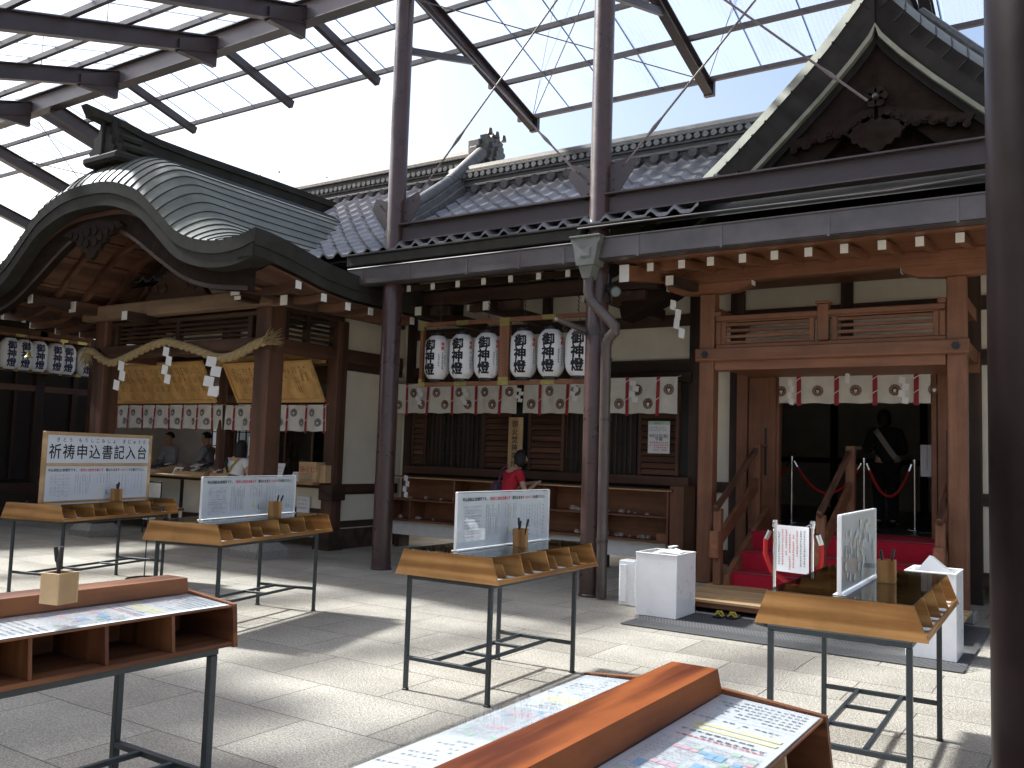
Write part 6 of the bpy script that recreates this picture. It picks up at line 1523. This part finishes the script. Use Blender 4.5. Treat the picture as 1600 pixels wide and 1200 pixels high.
def person(loc, yaw, label, H=1.6, pose=None, seated=False):
    """builds in local space (x right, y forward, z up), then turned by yaw about loc"""
    k = H/1.6; P = dict(hip=.86, waist=1.0, chest=1.20, neck=1.34, head=1.40, crown=1.535)
    t = thing('person', loc, label, 'person', None, yaw)
    J = {}; E = []
    z0 = -.42 if seated else 0.
    lean = pose.get('lean', 0.); hd = pose.get('head', (0., 0.))       # forward lean, head (forward, side)
    def up(z): return Vector((0, lean*(z-.86)*1.0 if z > .86 else 0, z+z0))
    J['pelvis'] = (up(.88), (.135, .095)); J['waist'] = (up(1.0), (.115, .085)); J['chest'] = (up(1.17), (.145, .10)); J['up'] = (up(1.28), (.10, .075)); J['neck'] = (up(1.345)+Vector((0,.012,0)), .047)
    hb = up(1.39)+Vector((hd[1]*.4, .03+hd[0]*.4, 0)); J['jaw'] = (hb+Vector((0,.005,.0)), (.058,.062)); J['mid'] = (hb+Vector((hd[1]*.5, hd[0]*.5, .075)), (.072,.085)); J['crown'] = (hb+Vector((hd[1], hd[0], .15)), (.058,.068))
    E += [('pelvis','waist'),('waist','chest'),('chest','up'),('up','neck'),('neck','jaw'),('jaw','mid'),('mid','crown')]
    for s, nm in ((-1, 'l'), (1, 'r')):
        J[nm+'sh'] = (up(1.275)+Vector((s*.165, 0, 0)), .052); E.append(('up', nm+'sh'))
        el, wr = pose.get(nm+'el', Vector((s*.22, -.02, 1.02+z0))), pose.get(nm+'wr', Vector((s*.23, .04, .80+z0)))
        el, wr = Vector(el), Vector(wr)
        m_ = (J[nm+'sh'][0]+el)/2
        J[nm+'ua'] = (m_, .043); J[nm+'el'] = (el, .036); J[nm+'fa'] = ((el+wr)/2, .032); J[nm+'wr'] = (wr, (.025, .022))
        E += [(nm+'sh', nm+'ua'), (nm+'ua', nm+'el'), (nm+'el', nm+'fa'), (nm+'fa', nm+'wr')]
        d = (wr-el).normalized(); d = (d+Vector(pose.get(nm+'hd', d))).normalized()
        hand(J, E, nm+'wr', wr, d, Vector((-s*.5, .0, -.8)) if abs(d.z) < .7 else Vector((-s, .3, 0)), Vector((-s, .5, .2)) if abs(d.z) < .7 else Vector((0, 1, 0)), 1., pose.get('curl', .5))
        if seated:
            J[nm+'hp'] = (Vector((s*.09, .03, .86+z0)), .085); J[nm+'kn'] = (Vector((s*.12, .40, .84+z0)), .058); J[nm+'cf'] = (Vector((s*.12, .30, .60+z0)), .05); J[nm+'an'] = (Vector((s*.12, .15, .50+z0)), .036); J[nm+'to'] = (Vector((s*.12, .05, .47+z0)), .03)
        else:
            fx = pose.get(nm+'foot', 0.)
            J[nm+'hp'] = (Vector((s*.085, 0, .80)), .088); J[nm+'kn'] = (Vector((s*.09, .02+fx*.5, .46)), .056); J[nm+'cf'] = (Vector((s*.09, -.01+fx*.8, .30)), .052); J[nm+'an'] = (Vector((s*.09, -.02+fx, .075)), .034); J[nm+'to'] = (Vector((s*.10, .12+fx, .035)), (.04, .028))
        E += [('pelvis', nm+'hp'), (nm+'hp', nm+'kn'), (nm+'kn', nm+'cf'), (nm+'cf', nm+'an'), (nm+'an', nm+'to')]
    J = {n: (p_*k, (r_ if not isinstance(r_, tuple) else r_)) for n, (p_, r_) in J.items()}
    body = skin_mesh('body', (J, E), [M['skin']], t, 2)
    t['J'] = 0; del t['J']
    head = J['mid'][0]
    if not seated:
        q = MB()
        for nm in 'lr':
            a_ = J[nm+'an'][0]; o_ = J[nm+'to'][0]; q.ball(((a_.x+o_.x)/2, (a_.y+o_.y)/2+.01, .042), (.05,.135,.042), 10, 6)
        q.build('shoes', M['black'], t, world=False)
    # face
    fy = J['mid'][0]+Vector((0, .080, 0)); q = MB()
    for s in (-1, 1): q.ball(fy+Vector((s*.030, -.004, .004)), (.012,.006,.006), 8, 5, 0); q.ball(fy+Vector((s*.030, .0015, .004)), (.006,.004,.006), 8, 5, 1)
    q.build('eyes', [M['paper'], M['ink']], t, world=False)
    q = MB()
    for s in (-1, 1): q.bar(fy+Vector((s*.018, .000, .022)), fy+Vector((s*.044, -.010, .021)), .008, .006, 0)
    q.build('eyebrows', M['hair'], t, world=False)
    q = MB(); q.ball(fy+Vector((0, .008, -.018)), (.012,.014,.010), 8, 6); q.ball(fy+Vector((0, .002, -.004)), (.008,.008,.022), 8, 6); q.build('nose', M['skin'], t, world=False)
    q = MB(); q.ball(fy+Vector((0, -.008, -.050)), (.022,.008,.0065), 10, 5); q.build('mouth', mat('lips', (.36,.14,.11), .5) if 'lips' not in bpy.data.materials else bpy.data.materials['lips'], t, world=False)
    q = MB()
    for s in (-1, 1): q.ball(head+Vector((s*.074, .0, -.008)), (.010,.020,.030), 8, 6)
    q.build('ear', M['skin'], t, world=False)
    return t, J, E
def garment(t, J, E, keep, mt, name, grow=.012, sub=2, scale=None):
    K = {n: (J[n][0], tuple(x+grow for x in (J[n][1] if isinstance(J[n][1], tuple) else (J[n][1], J[n][1])))) for n in J if n in keep}
    if scale:
        for n, s in scale.items(): K[n] = (K[n][0], tuple(x*s for x in K[n][1]))
    return skin_mesh(name, (K, [e for e in E if e[0] in K and e[1] in K]), mt, t, sub)
def hair(t, J, style, seed=1):
    c = J['mid'][0]; q = MB(); rng = random.Random(seed); up = (J['crown'][0]-J['jaw'][0]).normalized()
    n, m = 26, 14; b = len(q.v); rx, ry, rz = .088, .103, .112
    for i in range(m+1):
        for j in range(n):
            a = 2*pi*j/n; tt = pi*i/m; p_ = Vector((sin(tt)*cos(a), sin(tt)*sin(a), cos(tt)))
            front = p_.y
            lim = {'short': -.12 if front < .2 else .42, 'bob': -.85 if front < .35 else .40, 'long': -1 if front < .3 else .4}[style]
            z = p_.z; k = 1+.035*sin(a*7+i)*(.5+rng.random()*.5)
            v = Vector((p_.x*rx*k, p_.y*ry*k-.010, z*rz+.028))
            if z < lim: v = Vector((p_.x*rx*.72, p_.y*ry*.66-.012, max(z, lim)*rz+.028))
            if style == 'long' and z < -.05 and front < .45: v.z = v.z-.20*min(1, (-.05-z)*1.4); v.x *= 1.12; v.y = v.y-.02 if front < 0 else v.y
            if style == 'bob' and z < 0 and front < .4: v.z -= .045*min(1, -z*1.5); v.x *= 1.06
            q.v.append(c+v+Vector((0, 0, -.0)))
    for i in range(m):
        for j in range(n):
            j2 = (j+1) % n; q.face([b+(i+1)*n+j, b+(i+1)*n+j2, b+i*n+j2, b+i*n+j], 0, True)
    return q.build('hair', M['hair'], t, world=False, ang=80)
TOR = ('pelvis','waist','chest','up','lsh','rsh','lua','rua')
# woman in red at the shelf, bending over it, seen from behind her left
yaw = R(-28)
pr_ = W(790, 760, Y=10.38); 
t, J, E = person((pr_.x, 10.38, 0), yaw, 'person in a red T-shirt with short black hair bending over the long shelf', 1.58,
    dict(lean=.30, head=(.055, .02), lel=(-.24, .20, 1.02), lwr=(-.08, .40, 1.12), rel=(.26, .18, 1.0), rwr=(.16, .40, 1.13), lhd=(.2,.8,.3), rhd=(-.1,.9,.3), curl=.9))
garment(t, J, E, TOR, M['shirt'], 'shirt', .016); garment(t, J, E, ('pelvis','lhp','rhp','lkn','rkn','lcf','rcf'), M['darkcl'], 'trousers', .014)
hair(t, J, 'bob', 1)
q = MB(); q.box(-.34, -.20, -.06, .12, .92, 1.12, .03); q.tube([(-.22,.0,1.1),(-.2,.04,1.3),(-.14,.1,1.36)], .012, 6); q.build('bag', mat('purple_bag', (.10,.05,.09), .8), t, world=False)
# woman in white with a dark apron, back to the camera
pr_ = W(369, 730, Y=9.25)
t, J, E = person((pr_.x, 9.25, 0), R(8), 'person in a white T-shirt and dark apron with a yellow strap at the office counter', 1.60,
    dict(lean=.06, head=(.02, .03), lel=(-.24, .02, 1.03), lwr=(-.16, .26, 1.02), rel=(.24, .02, 1.03), rwr=(.16, .26, 1.02)))
garment(t, J, E, TOR, M['whitecl'], 'shirt', .018); garment(t, J, E, ('pelvis','lhp','rhp','lkn','rkn','lcf','rcf'), M['darkcl'], 'trousers', .014)
a_ = garment(t, J, E, ('pelvis','waist','chest'), M['darkcl'], 'apron', .028, 2, {'chest': .86}); hair(t, J, 'long', 2)
q = MB(); q.tube([(.10,-.09,1.30),(.02,-.135,1.18),(-.06,-.135,1.06),(-.12,-.11,.96)], .016, 6); q.build('strap', M['yellow'], t, world=False)
q = MB(); q.tube([(-.12,-.08,1.31),(-.09,-.125,1.20),(-.02,-.14,1.1)], .022, 6); q.build('shoulder_band', M['darkcl'], t, world=False)
# two attendants seated behind the counter
for px, Yp, yw, lb, pose in ((270, 11.0, R(172), 'person in a blue grey robe seated behind the left display tray, facing out', dict(lean=.12, head=(.01, -.02), lel=(-.30,.10,1.02-.42), lwr=(-.18,.34,.98-.42), rel=(.30,.10,1.02-.42), rwr=(.16,.34,.98-.42))),
                             (328, 10.9, R(118), 'person in a blue grey robe seated behind the counter, turned to the side', dict(lean=.10, head=(.015, .0), lel=(-.24,.12,1.0-.42), lwr=(-.12,.34,.96-.42), rel=(.24,.12,1.0-.42), rwr=(.10,.34,.96-.42)))):
    pr_ = W(px, 715, Y=Yp); zc = W(px, 677, Y=Yp).z
    t, J, E = person((pr_.x, Yp, zc-1.60*1.0+.42*1.03), yw, lb, 1.62, pose, True)
    garment(t, J, E, TOR+('lel','rel','lfa','rfa'), M['greycl'], 'robe', .022); garment(t, J, E, ('pelvis','lhp','rhp','lkn','rkn','lcf','rcf'), M['greycl'], 'trousers', .018); hair(t, J, 'short', 3)
    q = MB(); p_ = t.location; z_ = .47*1.01-.06-.0; q.box(-.2, .2, -.2, .2, (.36-p_.z), .33, .01); q.build('stool', DK[0], t, world=False)
# dark uniformed person inside the hall
pr_ = W(1384, 700, Y=13.05)
t, J, E = person((pr_.x, 13.05, .70), R(20), 'person in a dark uniform wearing a pale diagonal sash inside the dark hall', 1.60,
    dict(lean=.04, head=(.03, -.01), lel=(-.25, .06, 1.02), lwr=(-.10, .24, 1.06), rel=(.25, .06, 1.02), rwr=(.08, .25, 1.04)))
garment(t, J, E, TOR+('neck','lel','rel','lfa','rfa','lhp','rhp'), M['blackcl'], 'jacket', .028); garment(t, J, E, ('pelvis','lhp','rhp','lkn','rkn','lcf','rcf','lan','ran'), M['blackcl'], 'trousers', .03); hair(t, J, 'bob', 5)
q = MB(); sash = [(-.15,.0,1.34),(-.12,-.11,1.26),(-.05,-.150,1.14),(.03,-.150,1.02),(.10,-.13,.93),(.16,-.06,.88)]
q.grid([[Vector(p_)+Vector((.03,-.012,.02)) for p_ in sash], [Vector(p_)+Vector((-.03,-.012,-.02)) for p_ in sash]], 0, False)
q.build('sash', mat('dull_sash', (.30,.28,.24), .9), t, world=False)
# ================================================================== TREE BEHIND THE ROOF
p = W(463, 284, Y=26.)
tr = thing('tree', (p.x, 26, 0), 'small green treetop showing above the roof ridge behind the hall', 'tree')
q = MB(); q.tube([(p.x, 26, 0), (p.x+.2, 26.1, p.z*.5), (p.x, 26, p.z-.5)], [.35, .25, .08], 9)
for k in range(7):
    a = k*.9; q.tube([(p.x, 26, p.z*.55+k*.55), (p.x+1.3*cos(a), 26+1.3*sin(a), p.z*.55+k*.55+.9)], [.08, .02], 5)
q.build('trunk', M['bark'], tr)
q = MB(); rng = random.Random(12)
cl = [Vector((p.x+rng.uniform(-1.8,1.8), 26+rng.uniform(-1.8,1.8), p.z-rng.uniform(.4,4.6))) for _ in range(34)]
for c in cl:
    for _ in range(90):
        d = Vector((rng.gauss(0,.33), rng.gauss(0,.33), rng.gauss(0,.25))); e = Vector((rng.uniform(-1,1), rng.uniform(-1,1), rng.uniform(-.5,.5))).normalized()*.09; f = e.cross(Vector((rng.random(), rng.random(), 1))).normalized()*.045
        o = c+d; q.add([o-e, o+f, o+e, o-f], [(0,1,2,3)])
q.build('crown', M['leaf'], tr)
